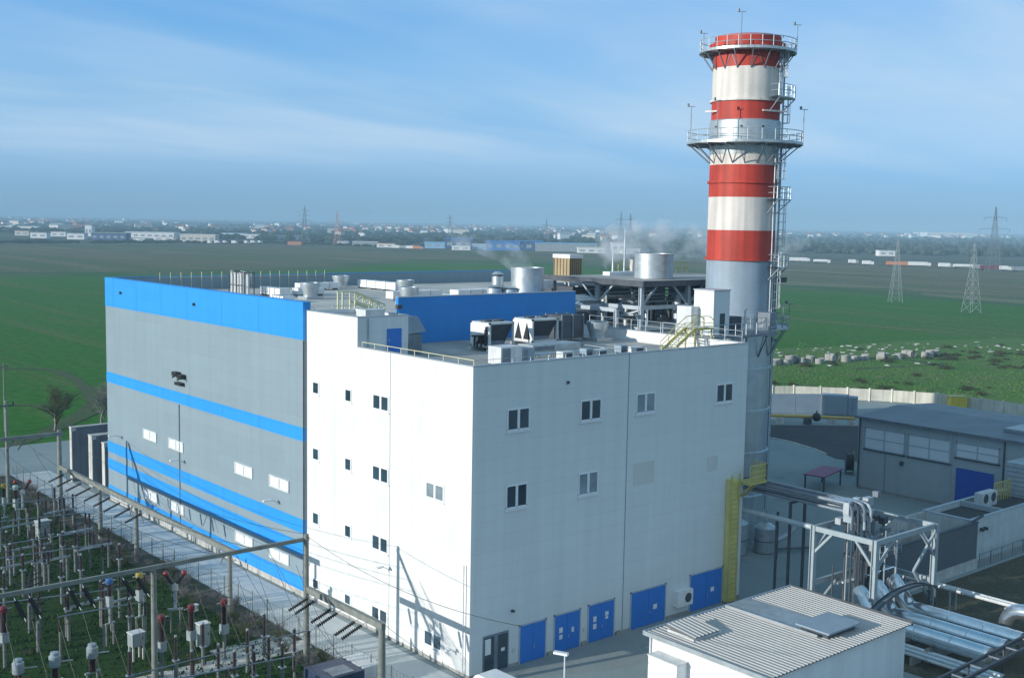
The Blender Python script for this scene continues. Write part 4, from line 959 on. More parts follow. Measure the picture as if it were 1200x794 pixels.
for i in range(4): MB().tube([(33.0,-8.3-.5*i,2.9+.2*i),(40,-8.3-.5*i,2.9+.2*i)],.09,8).build('cross_pipe', (OFFWHITE,GALV,OFFWHITE,SILVER)[i], t, smooth=True)
MB().box(34,-11.4,5.3,38.5,-8.6,5.42).build('grating', DARKSTEEL, t)
railing([(34,-11.4,5.42),(38.5,-11.4,5.42)],1.1,1.1,.03).build('railing', GALV, t)
# big lagged pipes
def rowpipe(X, z, r, ya, yb, m_, par, nm='pipe'):
    b = MB(); b.tube([(X,ya,z),(X,yb,z)], r, 24); o = b.build(nm, m_, par, smooth=True)
    k = int((ya-yb)/2.4)
    for i in range(1,k): y = ya-(ya-yb)*i/k; MB().cyl((X,y-.03,z),(X,y+.03,z),r+.012,n=24,caps=True).build('jacket_seam', GALV, o)
t = thing('lagged_pipes', 'three fat aluminium jacketed pipes lying side by side by the corrugated roof', 'pipes', (33.4,-18,0))
for X, z, r in ((35.95,1.75,.66),(33.35,1.75,.66),(30.85,1.75,.66)):
    rowpipe(X, z, r, -14.6, -23.6, SILVER, t)
    b = MB(); b.tube(smooth([(X,-14.6,z),(X,-14.0,z+.05),(X+.1,-13.3,z+.6),(X+.5,-12.4,z+1.4),(X+.8,-11.8,z+1.7)],3),r*.98,20); b.build('elbow', SILVER, t, smooth=True)
for y in (-15.5,-19,-22.5): MB().box(29.9,y-.15,0,36.8,y+.15,1.06).build('sleeper', CONC, t)
t = thing('small_bore_pipes', 'bundle of slim bright pipes below the fat jacketed pipes', 'pipes', (29.2,-18,0))
for i in range(5):
    rowpipe(30.4-.42*i, .75+.05*(i%2), .13, -14.6, -25, (SILVER,OFFWHITE,SILVER,GALV,OFFWHITE)[i], t)
for y in (-15.2,-18.6,-22): MB().box(28.4,y-.1,0,29.85,y+.1,.6).build('sleeper', CONC, t)
for i in range(6): MB().obox((30.3-.45*i,-14.9-.3*(i%3),.9),(.35,.35,.5+.2*(i%2))).build('valve', DARKSTEEL, t)
t = thing('slim_pipes', 'pair of thin pale pipes running out to the right over brown earth', 'pipes', (42.9,-18,0))
for X in (42.6,43.15): rowpipe(X, 2.0, .16, -7, -32, OFFWHITE, t)
for y in (-9,-14,-19,-24,-29):
    b = MB(); b.bar((42.35,y,0),(42.35,y,1.8),.12); b.bar((43.4,y,0),(43.4,y,1.8),.12); b.bar((42.25,y,1.76),(43.5,y,1.76),.12); b.build('trestle', STEEL, t)
t = thing('return_bend', 'big silver pipe bend rising at the right edge above jacketed pipes', 'pipe', (38.6,-22,0))
b = MB(); b.tube(smooth([(38.6,-20.9,.2),(38.6,-20.9,1.6),(38.6,-21.2,2.5),(38.6,-22.0,3.05),(38.6,-24,3.15),(38.6,-30,3.15)],5),.62,20); b.build('pipe', SILVER, t, smooth=True)
t = thing('footbridge', 'dark arched walkway stepping over the fat jacketed pipes', 'footbridge', (35,-14,0))
for y in (-14.3,-13.75):
    P = smooth([(30.4,y,2.75),(32.2,y,3.35),(34.2,y,3.65),(37,y,3.6),(39.4,y,3.0)],4); b = MB()
    for a, c in zip(P,P[1:]): b.bar(a,c,.10,.17)
    b.build('girder', DARKSTEEL, t)
b = MB()
for y in (-14.3,-13.75):
    for x, z in ((30.5,2.7),(39.3,3.0)): b.bar((x,y,0),(x,y,z),.14)
b.build('post', DARKSTEEL, t)
b = MB(); P = smooth([(30.4,-14.02,2.7),(32.2,-14.02,3.3),(34.2,-14.02,3.6),(37,-14.02,3.55),(39.4,-14.02,2.95)],4)
for a, c in zip(P,P[1:]): b.bar(a,c,.5,.05)
b.build('deck', MIDSTEEL, t)
t = thing('near_pipe_bridge', 'dark sloped steel truss crossing in front of the jacketed pipes', 'pipe bridge', (33,-24,0))
q0 = atY(1090,800,-24.0); q1 = atY(1215,738,-24.0)
for dy in (0,-1.2): MB().bar((q0.x,-24+dy,q0.z),(q1.x+4,-24+dy,q1.z+(q1.z-q0.z)/(q1.x-q0.x)*4),.18,.24).build('beam', DARKSTEEL, t)
for i in range(7):
    f_ = i/6; x = q0.x+(q1.x-q0.x)*f_; z = q0.z+(q1.z-q0.z)*f_
    MB().bar((x,-24.1,z),(x,-25.1,z),.1).build('crossbar', MIDSTEEL, t)
    if i in (2,4,6): MB().bar((x,-24,0),(x,-24,z-.12),.14).build('post', DARKSTEEL, t)
t = thing('trestle_tower', 'narrow latticed steel trestle at the right bottom edge', 'trestle', (35.5,-25.5,0))
b = MB()
for x in (34.6,36.4):
    for y in (-26.6,-25.5): b.bar((x,y,0),(x,y,3.4),.14)
b.build('leg', STEEL, t); b = MB()
for y in (-26.6,-25.5):
    for k in range(3): b.bar((34.6,y,k*1.1),(36.4,y,k*1.1+1.1),.08); b.bar((34.6,y,k*1.1+1.1),(36.4,y,k*1.1+1.1),.08)
for x in (34.6,36.4):
    for k in range(3): b.bar((x,-26.6,k*1.1),(x,-25.5,k*1.1+1.1),.08)
b.build('brace', STEEL, t)

# corrugated-roof building in the foreground
sb = thing('pump_house', 'white low building with corrugated roof in the bottom foreground', 'building', (16,-16,0))
PX0, PX1, PY0, PY1, PZ = 7.6, 24.0, -20.6, -10.7, 4.75
MB().box(PX0,PY0,.2,PX1,PY1,PZ).build('wall', WHITE_CLAD, sb)
MB().box(PX0+.04,PY0+.04,0,PX1-.04,PY1-.04,.2).build('plinth', CONC, sb)
def corr(x0,x1,y0,y1,z0,z1,pitch=.30,amp=.035):            # z0 at y0 .. z1 at y1, ribs running along y
    b = MB(); k = int((x1-x0)/pitch); prof = []
    for i in range(k):
        x = x0+i*pitch
        prof += [(x,0),(x+pitch*.52,0),(x+pitch*.62,amp*2),(x+pitch*.9,amp*2)]
    prof.append((x0+k*pitch,0)); vs = []
    for y, z in ((y0,z0),(y1,z1)): vs += [(x,y,z+d) for x, d in prof]
    m_ = len(prof); b.add(vs, [(i,i+1,m_+i+1,m_+i) for i in range(m_-1)])
    vs = []
    for y, z in ((y0,z0),(y1,z1)): vs += [(x,y,z-.06) for x, d in prof]
    b.add(vs, [(m_+i,m_+i+1,i+1,i) for i in range(m_-1)])
    for (i0,i1) in ((0,m_),): pass
    return b
CORR = mat('ribbed roof sheet', (.50,.475,.44), .5, .1, var=.06, scale=.6, streak=0)
corr(PX0-.25,PX1+.2,PY0-.4,PY1+.25,PZ+.16,PZ+.26,.40,.024).build('roof', CORR, sb)
b = MB(); b.box(PX0-.3,PY1+.26,PZ+.02,PX1+.25,PY1+.42,PZ+.34); b.build('gutter', STACKGREY, sb)
b = MB(); b.box(PX1+.205,PY0-.4,PZ+.02,PX1+.27,PY1+.25,PZ+.36); b.build('verge_trim', DARKSTEEL, sb)
b = MB(); b.box(PX0-.32,PY0-.4,PZ+.02,PX0-.26,PY1+.25,PZ+.34); b.build('verge_trim', GALV, sb)
h0 = at(780,738,5.2); 
hh = MB(); corr(8.5,11.6,-13.9,-11.3,PZ+.50,PZ+.78,.40,.024).build('roof_hatch', CORR, sb)
MB().box(8.6,-13.8,PZ+.2,11.5,-11.4,PZ+.46).build('hatch_curb', OFFWHITE, sb)
MB().box(16.1,-17.4,PZ+.29,18.9,-10.5,PZ+.345).build('flat_sheet', GALV, sb)
MB().box(15.95,-18.6,PZ+.29,16.08,-10.5,PZ+.46).build('ridge_strip', COPING, sb)
rh = MB().box(16.2,-19.4,PZ+.60,20.1,-16.6,PZ+.72).build('roof_hatch', STACKGREY, sb)
MB().box(16.5,-19.1,PZ+.22,19.8,-16.9,PZ+.60).build('hatch_curb', DARKSTEEL, sb)
wb = MB().box(PX0-1.1,-14.2,1.7,PX0,-11.6,3.9).build('wall_cabinet', WHITE, sb)
MB().box(PX0-1.16,-14.26,3.9,PX0,-11.54,3.96).build('lid', OFFWHITE, wb)
MB().cyl((PX0-.12,-10.85,0),(PX0-.12,-10.85,PZ),.06,n=8).build('downpipe', WHITE, sb)

# grey workshop on the right
sh = thing('workshop', 'grey clad workshop with three wide windows and a blue door', 'workshop', (86,8,0))
SHX = 78.2; sy0, sy1 = -12.0, 18.9
SHC = panelled('workshop cladding', (.42,.47,.48), 'Y', 3.8, .0, var=.02)
MB().box(SHX,sy0,.3,96,sy1,9.3).build('wall', SHC, sh); MB().box(SHX+.05,sy0+.05,0,95.9,sy1-.05,.3).build('plinth', CONC, sh)
ROOFG = mat('dark standing seam roof', (.17,.20,.225), .55, .2, var=.12, scale=.3, streak=0)
b = MB(); hi = 9.9; ym = (sy0+sy1)/2
b.add([(SHX-.4,sy0-.3,9.35),(SHX-.4,sy1+.3,9.35),(87.5,sy1+.3,hi),(87.5,sy0-.3,hi),(96.4,sy1+.3,9.35),(96.4,sy0-.3,9.35),
       (SHX-.4,sy0-.3,9.18),(SHX-.4,sy1+.3,9.18),(87.5,sy1+.3,hi-.17),(87.5,sy0-.3,hi-.17),(96.4,sy1+.3,9.18),(96.4,sy0-.3,9.18)],
      [(0,1,2,3),(3,2,4,5),(6,9,8,7),(9,11,10,8),(0,6,7,1),(4,10,11,5),(1,7,8,2),(2,8,10,4),(0,3,9,6),(3,5,11,9)]); b.build('roof', ROOFG, sh)
b = MB(); b.add([(SHX,sy1-.02,9.25),(96,sy1-.02,9.25),(87.5,sy1-.02,9.75)],[(0,1,2)]); b.build('gable', SHC, sh)
b = MB(); b.box(SHX-.55,sy0-.3,9.12,SHX-.41,sy1+.3,9.4); b.build('gutter', MIDSTEEL, sh)
MB().box(81.5,-11,9.6,86.5,1.5,10.0).build('roof_light', mat('rooflight', (.26,.31,.34), .35), sh)
def shwin(ya, yb, z0, z1):
    f = MB(); x = SHX-.08; t_ = .14
    f.box(x,ya,z0,SHX+.02,yb,z0+t_); f.box(x,ya,z1-t_,SHX+.02,yb,z1); f.box(x,ya,z0,SHX+.02,ya+t_,z1); f.box(x,yb-t_,z0,SHX+.02,yb,z1)
    m = (ya+yb)/2; f.box(x+.01,m-.08,z0+t_,SHX+.02,m+.08,z1-t_); zm = (z0+z1)/2; f.box(x+.02,ya+t_,zm-.06,SHX+.02,yb-t_,zm+.06)
    w = f.build('window', STEEL, sh); MB().box(SHX-.03,ya+.1,z0+.1,SHX+.01,yb-.1,z1-.1).build('pane', PANEL_W, w)
    MB().box(SHX-.14,ya-.1,z0-.16,SHX+.02,yb+.1,z0-.01).build('sill', DARKSTEEL, w)
for (xa,ya_,xb,yb_) in ((1014,500,1060,533),(1065,508,1114,544),(1121,516,1171,544)):
    a = atX(xa,ya_,SHX); c = atX(xb,yb_,SHX); shwin(c.y, a.y, 5.3 if xa < 1100 else 6.25, 8.1)
a = atX(1121,547,SHX); c = atX(1165,555,SHX)
MB().box(SHX-.06,c.y,.05,SHX+.02,a.y,5.0).build('door', SHED_BLUE, sh)
for x_ in (1113.5,1118.5): y_ = atX(x_,540,SHX).y; MB().box(SHX-.1,y_-.12,.3,SHX+.0,y_+.12,9.1).build('pilaster', STEEL, sh)
y_ = atX(1037,545,SHX).y; MB().box(SHX-.02,y_-.05,.3,SHX+.0,y_+.05,5.1).build('panel_joint', MIDSTEEL, sh)
y_ = atX(1057,547,SHX).y; MB().box(SHX-.3,y_-.2,4.0,SHX,y_+.2,4.5).build('floodlight', DARKSTEEL, sh)
y_ = atX(1177,540,SHX).y; MB().cyl((SHX-.12,y_,.3),(SHX-.12,y_,9.1),.1,n=8).build('downpipe', DARKSTEEL, sh)
MB().cyl((SHX-.12,sy1-.3,.3),(SHX-.12,sy1-.3,9.1),.1,n=8).build('downpipe', DARKSTEEL, sh)

# low white building with sunken roof, dark block before it
lb = thing('low_building', 'low pale building with sunken parapet roof before the blue door', 'building', (60,-6,0))
LX0, LX1, LY0, LY1, LZ = 56.6, 80.0, -8.1, -2.9, 4.7
b = MB(); b.box(LX0,LY0,.4,LX1,LY0+.3,LZ); b.box(LX0,LY0+.3,.4,LX0+.3,LY1,LZ); b.box(LX0+.3,LY1-.3,.4,LX1,LY1,LZ); b.box(LX1-.3,LY0+.3,.4,LX1,LY1-.3,LZ); b.build('wall', mat('pale render', (.52,.56,.55), .8, var=.08, streak=.1), lb)
MB().box(LX0+.3,LY0+.3,LZ-.8,LX1-.3,LY1-.3,LZ-.55).build('roof', ASPH, lb)
b = MB(); b.box(LX0-.05,LY0-.05,LZ,LX1+.05,LY0+.36,LZ+.07); b.box(LX0-.05,LY0+.36,LZ,LX0+.36,LY1+.05,LZ+.07); b.box(LX0+.36,LY1-.36,LZ,LX1,LY1+.05,LZ+.07); b.box(63.6,LY0+.36,LZ-.5,63.9,LY1-.36,LZ+.06); b.build('coping', STEEL, lb)
MB().box(LX0+.02,LY0+.02,0,LX1-.02,LY1-.02,.4).build('plinth', CONC, lb)
MB().box(49.6,LY1-.3,0,LX0-.01,LY1-.02,LZ-.05).build('yard_wall', CONC_L, lb)
for x in (58.6,59.3): MB().box(x-.15,LY0-.4,3.4,x+.15,LY0,3.7).build('floodlight', DARKSTEEL, lb)
t = thing('roof_unit', 'pale two-fan unit on the low building roof edge by blue door', 'air conditioner', (66,-4.6,LZ))
MB().obox((66.2,-4.6,LZ-.54),(3.2,.9,1.5)).build('casing', OFFWHITE, t)
for x in (65.4,67.0): MB().cyl((x,-5.08,LZ+.35),(x,-5.05,LZ+.35),.5,n=16).build('fan', DARKSTEEL, t)
t = thing('yellow_rail', 'short yellow railing on the low building roof', 'railing', (67,-3,LZ))
railing([(68.4,-4.4,LZ-.54),(72.0,-4.4,LZ-.54)],2.0,.55,.07,(.5,1.0)).build('rail', YELLOW, t)
t = thing('roof_cabin', 'grey louvred cabin on the low building roof at right edge', 'cabin', (73,-4.5,LZ))
MB().box(72.6,-6.4,LZ-.54,78.5,-3.4,LZ+3.2).build('casing', STEEL, t); s = MB()
for k in range(7): s.box(72.56,-6.3,LZ-.3+.5*k,72.6,-3.5,LZ-.25+.5*k); s.box(72.7,-6.44,LZ-.3+.5*k,78.4,-6.4,LZ-.25+.5*k)
s.build('louvre', MIDSTEEL, t)
t = thing('screen_wall', 'dark grey clad screen wall on pale footing before the low building', 'wall', (47,-8.6,0))
DKC = panelled('dark cladding', (.11,.125,.14), 'X', 1.2, .3, var=.05)
MB().box(39.6,-8.7,1.0,56.9,-8.45,4.62).build('wall', DKC, t); MB().box(39.5,-8.76,0,57.0,-8.4,1.0).build('plinth', CONC_L, t); MB().box(39.5,-8.76,4.62,57.0,-8.4,4.7).build('coping', DARKSTEEL, t)
b = MB(); b.bar((55.6,-8.3,4.5),(57.4,-8.9,5.3),.3,.1); b.build('flap', DARKSTEEL, t)
t = thing('mesh_fence', 'low dark mesh fence along the foot of the low pale building', 'fence', (68,-9,0))
railing([(57.2,-8.9,0),(82,-8.9,0)],1.5,2.2,.05,(.1,.95)).build('post', MIDSTEEL, t)
MESH = mat('fence mesh', (.16,.18,.19), .6, .3)
b = MB()
for k in range(70): x = 57.2+24.8*k/70; b.bar((x,-8.9,.1),(x,-8.9,1.4),.02)
b.build('mesh', MESH, t)

# tanks at the foot of the stack
for x,y,r,h,lab in ((41.6,9.6,1.7,3.2,'round grey tank at the foot of the stack nearest the yellow ladder'),(44.6,7.6,1.1,2.6,'smaller grey tank right of the round tank by the stack')):
    t = thing('storage_tank', lab, 'tank', (x,y,0)); b = MB(); b.lathe([(r,.1),(r,h),(r*.6,h+.35),(.05,h+.5)],x,y,28); b.build('shell', GALV, t, smooth=True)
    b = MB(); b.lathe([(r+.01,h*.5-.06),(r+.06,h*.5-.06),(r+.06,h*.5+.06),(r+.01,h*.5+.06)],x,y,28,cap=False); b.build('ring', MIDSTEEL, t)
    MB().cyl((x,y,h+.4),(x,y,h+.9),.16,n=10).build('vent', GALV, t)
t = thing('pipe_trestle', 'dark steel posts and elbows beside the tanks below the pipes', 'trestle', (47,5,0))
for x,y in ((43.6,5.4),): MB().bar((x,y,0),(x,y,4.8),.18).build('post', DARKSTEEL, t)
MB().tube(smooth([(44,8.2,1.2),(46,7.4,1.0),(47.5,6.6,1.8),(48.2,6.2,3.0)],4),.3,12).build('elbow', STEEL, t, smooth=True)
MB().tube(smooth([(45,7.0,.5),(47,5.8,.5),(49,4.4,.5)],4),.22,10).build('elbow', MIDSTEEL, t, smooth=True)

# red-roofed shelter, round machine, fences and yellow gas pipe
t = thing('shelter', 'small open shelter with flat maroon roof on four posts', 'shelter', (75.5,22.5,0))
qs = [at(*p,2.0) for p in ((941,556),(966,560),(988,550),(964,546))]; cxy = sum(qs, Vector())/4
b = MB(); b.prism([(q.x,q.y) for q in qs], 2.0, 2.14); b.build('roof', mat('maroon sheet', (.24,.055,.12), .55, var=.1), t)
b = MB()
for q in qs: p = q.lerp(cxy,.12); b.bar((p.x,p.y,0),(p.x,p.y,2.0),.16)
b.build('post', DARKSTEEL, t)
t = thing('cable_drum', 'dark round cable drum standing on edge left of workshop', 'cable drum', tuple(at(995,554,0)))
p = at(995,554,0); aX = Vector((.6,-.8,0))
for s in (-.55,.45): b = MB(); b.cyl(p+aX*s+Vector((0,0,1.55)), p+aX*(s+.1)+Vector((0,0,1.55)), 1.55, n=28); b.build('flange', mat('drum yellow', (.30,.24,.05), .6) if s>0 else DARKSTEEL, t, smooth=True)
b = MB(); b.cyl(p+aX*-.45+Vector((0,0,1.55)), p+aX*.45+Vector((0,0,1.55)), 1.15, n=24); b.build('coil', BLACK, t, smooth=True)
def fence_run(name, label, cat, pts, h, panel, postm, pw=.3, ph=.15, step=4.2, thick=.14, prail=False, grp=None):
    c = sum((Vector(p) for p in pts), Vector())/len(pts); t = thing(name, label, cat, (c.x,c.y,0), grp); k_ = 0; pb = MB()
    for a, e in zip(pts, pts[1:]):
        a, e = Vector(a), Vector(e); a.z = e.z = 0; k = max(1, round((e-a).length/step))
        for i in range(k):
            p, q = a.lerp(e,i/k), a.lerp(e,(i+1)/k); d = (q-p).normalized()
            m1, m2 = p+d*pw*.5, q-d*pw*.5
            b = MB(); b.bar(m1+Vector((0,0,h/2+.05)), m2+Vector((0,0,h/2+.05)), thick, h-.1); b.build('panel', panel, t)
            b = MB(); b.box(p.x-pw/2,p.y-pw/2,0,p.x+pw/2,p.y+pw/2,h+ph); b.build('post', postm, t)
    return t
CREAMC = mat('cream concrete', (.58,.55,.46), .9, var=.12, scale=.5, streak=.2)
fence_run('concrete_fence','cream concrete panel fence curving round behind the workshop','fence',[at(*q) for q in ((880,466),(930,466),(993,468.5),(1045,471),(1098,475),(1150,481.5),(1200,489),(1290,504),(1400,524))],2.35,CREAMC,CREAMC,.38,.2,5.2,.16)
BLUEF = mat('blue grey sheet', (.22,.28,.34), .5, .1, var=.06, scale=.5); BLUEF2 = mat('pale blue sheet', (.27,.34,.38), .5, .1, var=.06, scale=.5)
fence_run('sheet_fence','blue grey sheet steel fence in front of the cream fence','fence',[at(*q) for q in ((860,485),(900,484.5),(962,484.5))],3.6,BLUEF,MIDSTEEL,.14,.05,4.6,.1)
t = thing('shipping_container','pale blue grey box container at the end of sheet fence','container',tuple(at(976,486,0)))
a, c = at(962.5,485.5,0), at(992,487.5,0); d = (c-a).normalized(); nrm = Vector((-d.y,d.x,0)); nrm = nrm if nrm.dot(fw) > 0 else -nrm
b = MB(); P4 = [a, c, c+nrm*2.4, a+nrm*2.4]; b.prism([(q.x,q.y) for q in P4], .15, 3.6); b.build('box', BLUEF2, t); b = MB()
for i in range(14): q = a.lerp(c,(i+.5)/14)-nrm*.03; b.bar((q.x,q.y,.3),(q.x,q.y,3.45),.12,.06)
b.build('corrugation', BLUEF2, t); b = MB()
for q in P4: b.bar((q.x,q.y,0),(q.x,q.y,3.64),.2)
b.build('corner_post', BLUEF, t)
t = thing('storage_box','dark blue box container right beside the pale one','container',tuple(at(998,487,0)))
a, c = at(993,487.5,0), at(1004,488.3,0); b = MB(); b.prism([(q.x,q.y) for q in (a,c,c+nrm*2.4,a+nrm*2.4)], .1, 3.4); b.build('box', BLUEF, t)
q0, q1 = a-nrm*.03, c-nrm*.03; b = MB(); b.bar((q0.x,q0.y,.2),(q0.x,q0.y,3.3),.08); m0 = (q0+q1)/2; b.bar((m0.x,m0.y,.2),(m0.x,m0.y,3.3),.08); b.build('door_bar', MIDSTEEL, t)
t = thing('gas_pipe','yellow gas pipe carried on low supports before the sheet fence','pipe',tuple(at(950,494,0)))
g = [at(*q, 1.25) for q in ((855,486),(900,486.5),(950,488),(1003,490))]; b = MB(); b.tube(smooth(g,4),.28,10); b.build('pipe', mat('gas yellow', (.52,.36,.09), .5, var=.15), t, smooth=True)
for u in (.18,.40,.62,.82,.97):
    q = g[0].lerp(g[-1],u); b = MB(); b.box(q.x-.5,q.y-.5,0,q.x+.5,q.y+.5,.98); b.build('support', CONC_L if u != .62 else DARKSTEEL, t)
q = g[0].lerp(g[-1],.69); b = MB(); b.sphere((q.x,q.y,1.3),.75,10,8); b.cyl((q.x,q.y,1.3),(q.x,q.y,2.4),.12,n=6); b.build('valve', BLACK, t, smooth=True)
t = thing('yellow_bin','bright yellow waste bin against the cream concrete fence','bin',tuple(at(1121,480,0)))
q = at(1121,479.5,0); b = MB(); b.obox((q.x,q.y,.3),(3.0,2.0,2.2),R(-40)); b.build('body', mat('bin yellow', (.60,.47,.03), .5), t)
b = MB(); b.obox((q.x,q.y,2.5),(3.15,2.15,.1),R(-40)); b.build('lid', YELLOW, t); b = MB()
for s in (-1,1): b.obox((q.x+s*1.0,q.y-s*.8,0),(.3,.3,.3)); 
b.build('foot', DARKSTEEL, t)
q = at(1112,479,0); t = thing('yellow_sign','narrow yellow marker post left of the yellow bin','post',tuple(q)); MB().cyl(q,q+Vector((0,0,2.4)),.09,n=6).build('post', YELLOW, t); MB().obox((q.x,q.y,1.7),(.6,.08,.7),R(-40)).build('plate', YELLOW, t)

# street lamp and white van before the corner
q = at(662,765,5.0)
t = thing('street_lamp', 'white headed street lamp standing before the blue doors', 'street lamp', (q.x,q.y,0))
MB().cyl((q.x,q.y,0),(q.x,q.y,4.9),.075,.05,n=10).build('pole', OFFWHITE, t, smooth=True)
b = MB(); b.obox((q.x-.12,q.y+.25,4.88),(.32,1.0,.16),R(25)); b.build('lamp_head', WHITE, t); MB().obox((q.x,q.y,0),(.35,.35,.06)).build('base_plate', GALV, t)
v = thing('van', 'white van parked at the corner, only its roof showing', 'van', (-1.7,-5.2,0), None, R(92))
b = MB(); prof = [(-2.5,.45),(-2.5,1.7),(-2.35,2.25),(-2.1,2.38),(1.0,2.38),(1.3,2.25),(1.95,1.45),(2.5,1.15),(2.55,.45)]
k = len(prof); vs = [(x,-.92 if z<1.6 else -.82,z) for x,z in prof]+[(x,.92 if z<1.6 else .82,z) for x,z in prof]
b.add(vs, [tuple(range(k)), tuple(range(2*k-1,k-1,-1))]+[(i,k+i,k+(i+1)%k,(i+1)%k) for i in range(k)]); b.build('body', WHITE, v, local=True)
for x in (-1.6,1.6):
    for s in (-.8,.8): 
        w = MB().cyl((x,s-.1,.34),(x,s+.1,.34),.34,n=20).build('wheel', BLACK, v, smooth=True, local=True)
        MB().cyl((x,s-.11,.34),(x,s+.11,.34),.2,n=16).build('rim', GALV, w, local=True)
b = MB(); b.add([(1.34,-.76,2.2),(1.34,.76,2.2),(1.96,.82,1.5),(1.96,-.82,1.5)],[(0,1,2,3)]); b.v = [(x+.015,y,z+.015) for x,y,z in b.v]; b.build('windscreen', GLASS, v, local=True)
for s in (-.7,.7): MB().obox((2.5,s,.9),(.12,.3,.2)).build('headlight', PANEL_W, v, local=True)
# ------------------------------------------------------------------ switchyard
GX, GZ = -7.3, 5.5
def gpost(par, x, y, h, r=.21, name='post'):
    return MB().cyl((x,y,0),(x,y,h),r*1.12,r*.9,14).build(name, POLE_CONC, par, smooth=True)
t = thing('gantry', 'long low concrete gantry beam running beside the grey hall', 'gantry', (GX,43,0))
MB().box(GX-.17,22.6,GZ-.22,GX+.17,64,GZ+.22).build('beam', POLE_CONC, t)
for y in (52.4,43,23.3): gpost(t,GX,y,GZ-.22)
b = MB()
for y in (62.6,43.8,42.2,24.1): b.bar((GX,y,GZ-.2),(GX,y+(.9 if y in (43.8,24.1) else -.9),GZ-1.5),.08)
b.build('knee_brace', POLE_CONC, t)
t = thing('gantry', 'short concrete gantry beam ending on a round post before the white wall', 'gantry', (GX,6,0))
MB().box(GX-.17,.3,GZ-.22,GX+.17,10.45,GZ+.22).build('beam', POLE_CONC, t); gpost(t,GX,.5,GZ-.221,.26)
t = thing('gantry', 'tall gantry with a dark beam crossing the switchyard in front', 'gantry', (-19,10.8,0))
b = MB(); b.bar((-33,10.8,9.3),(-7.05,10.8,9.3),.22,.28); b.build('beam', POLE_CONC, t)
for x in (GX,-19.2,-31): gpost(t,x,10.8 if x != GX else 10.72,9.08 if x != GX else 9.7,.21)
t = thing('gantry', 'far tall gantry with dark beam across the switchyard end', 'gantry', (-16,63.6,0))
b = MB(); b.bar((-34,63.6,9.3),(GX+.2,63.6,9.3),.3,.4); b.build('beam', POLE_CONC, t)
for x in (GX,-19,-31): gpost(t,x,64.2 if x == GX else 63.6,9.6 if x == GX else 9.08,.25)
b = MB()
for x in (-11,-12.2): b.bar((x,63.6,9.2),(x-.9,63.6,8.0),.1)
b.build('brace', DARKSTEEL, t)
q = at(10,590); t = thing('lattice_pole', 'tall slim concrete pole with a crossarm beyond the switchyard', 'pole', (q.x,q.y,0))
MB().cyl((q.x,q.y,0),(q.x,q.y,12),.24,.15,12).build('pole', POLE_CONC, t, smooth=True); MB().bar((q.x-.9,q.y,11.4),(q.x+.9,q.y,11.4),.14).build('crossarm', DARKSTEEL, t)
b = MB()
for dx in (-.8,0,.8): b.cyl((q.x+dx,q.y,11.47),(q.x+dx,q.y,11.85),.08,n=8)
b.build('insulator', PORC, t)
q = at(5,500); t = thing('thin_pole', 'thin tall wooden pole in the field at the left edge', 'pole', tuple(at(6,505))); q = at(6,505)
MB().cyl(q,q+Vector((0,0,10.5)),.14,.09,8).build('pole', POLE_CONC, t); MB().bar(q+Vector((-.7,0,10)),q+Vector((.7,0,10)),.1).build('crossarm', DARKSTEEL, t)

# tension insulator strings: built once, then copied along the gantry beams
def string_proto():
    o = thing('insulator_string', 'x', 'insulator', (0,0,0))
    b = MB(); k = 11; L_ = 1.75; d = Vector((-.93,0,-.36)).normalized(); p0 = d*.45
    for i in range(k):
        c = p0+d*(L_*i/k); b.cyl(c, c+d*.09, .05,.15,10); b.cyl(c+d*.09, c+d*.14, .15,.05,10)
    b.build('disc_string', BLACK, o, local=True)
    b = MB(); b.cyl((0,0,0), p0, .025, n=5); b.cyl(p0+d*L_, p0+d*(L_+.35), .025, n=5); b.build('link', GALV, o, local=True)
    return o
sp = string_proto(); first = True
sys_ = [61.2-2.62*k for k in range(9)]+[9.4,8.5,6.2,5.3,3.0,2.1]
for i, y in enumerate(sys_):
    lab = 'black insulator string slanting off the short gantry beam before the white wall' if y < 12 else 'black insulator string slanting off the long gantry beam beside the grey hall'
    g = 'insulator strings on the short gantry beam' if y < 12 else 'insulator strings on the long gantry beam'
    if first: o = sp; o.location = (GX-.2,y,GZ-.1); first = False
    else: o = dup(sp,(GX-.2,y,GZ-.1))
    tag(o, lab, 'insulator', g)
def wire(a, c, sag, lab, r=.018, k=12):
    a, c = Vector(a), Vector(c); b = MB(); b.tube([a.lerp(c,i/k)-Vector((0,0,sag*4*(i/k)*(1-i/k))) for i in range(k+1)], r, 4)
    return tag(b.build('conductor', BLACK), lab, 'wire', 'overhead conductors of the switchyard')
wl = 'thin dark overhead conductor strung across the switchyard'
for y in sys_[::2]: wire((GX-2.6,y,GZ-1.05),(GX-9-(int(y)%3),y,3.4 if y > 12 else 3.0),.5,wl)
for x in (-11,-14,-17,-23,-27): wire((x,10.8,9.1),(x-.5,63.6,9.1),1.6,wl,.02,20)
for x in (-10.5,-13): wire((x,10.8,9.1),(x+.8,1,3.2),.5,wl)
for y,z in ((0.5,5.7),(10.7,9.6)): wire((GX,y,z),(GX-1,y-26,z+.6),1.0,wl)
wire((GX,10.7,9.7),(GX,64.2,9.6),1.9,wl,.016,24)

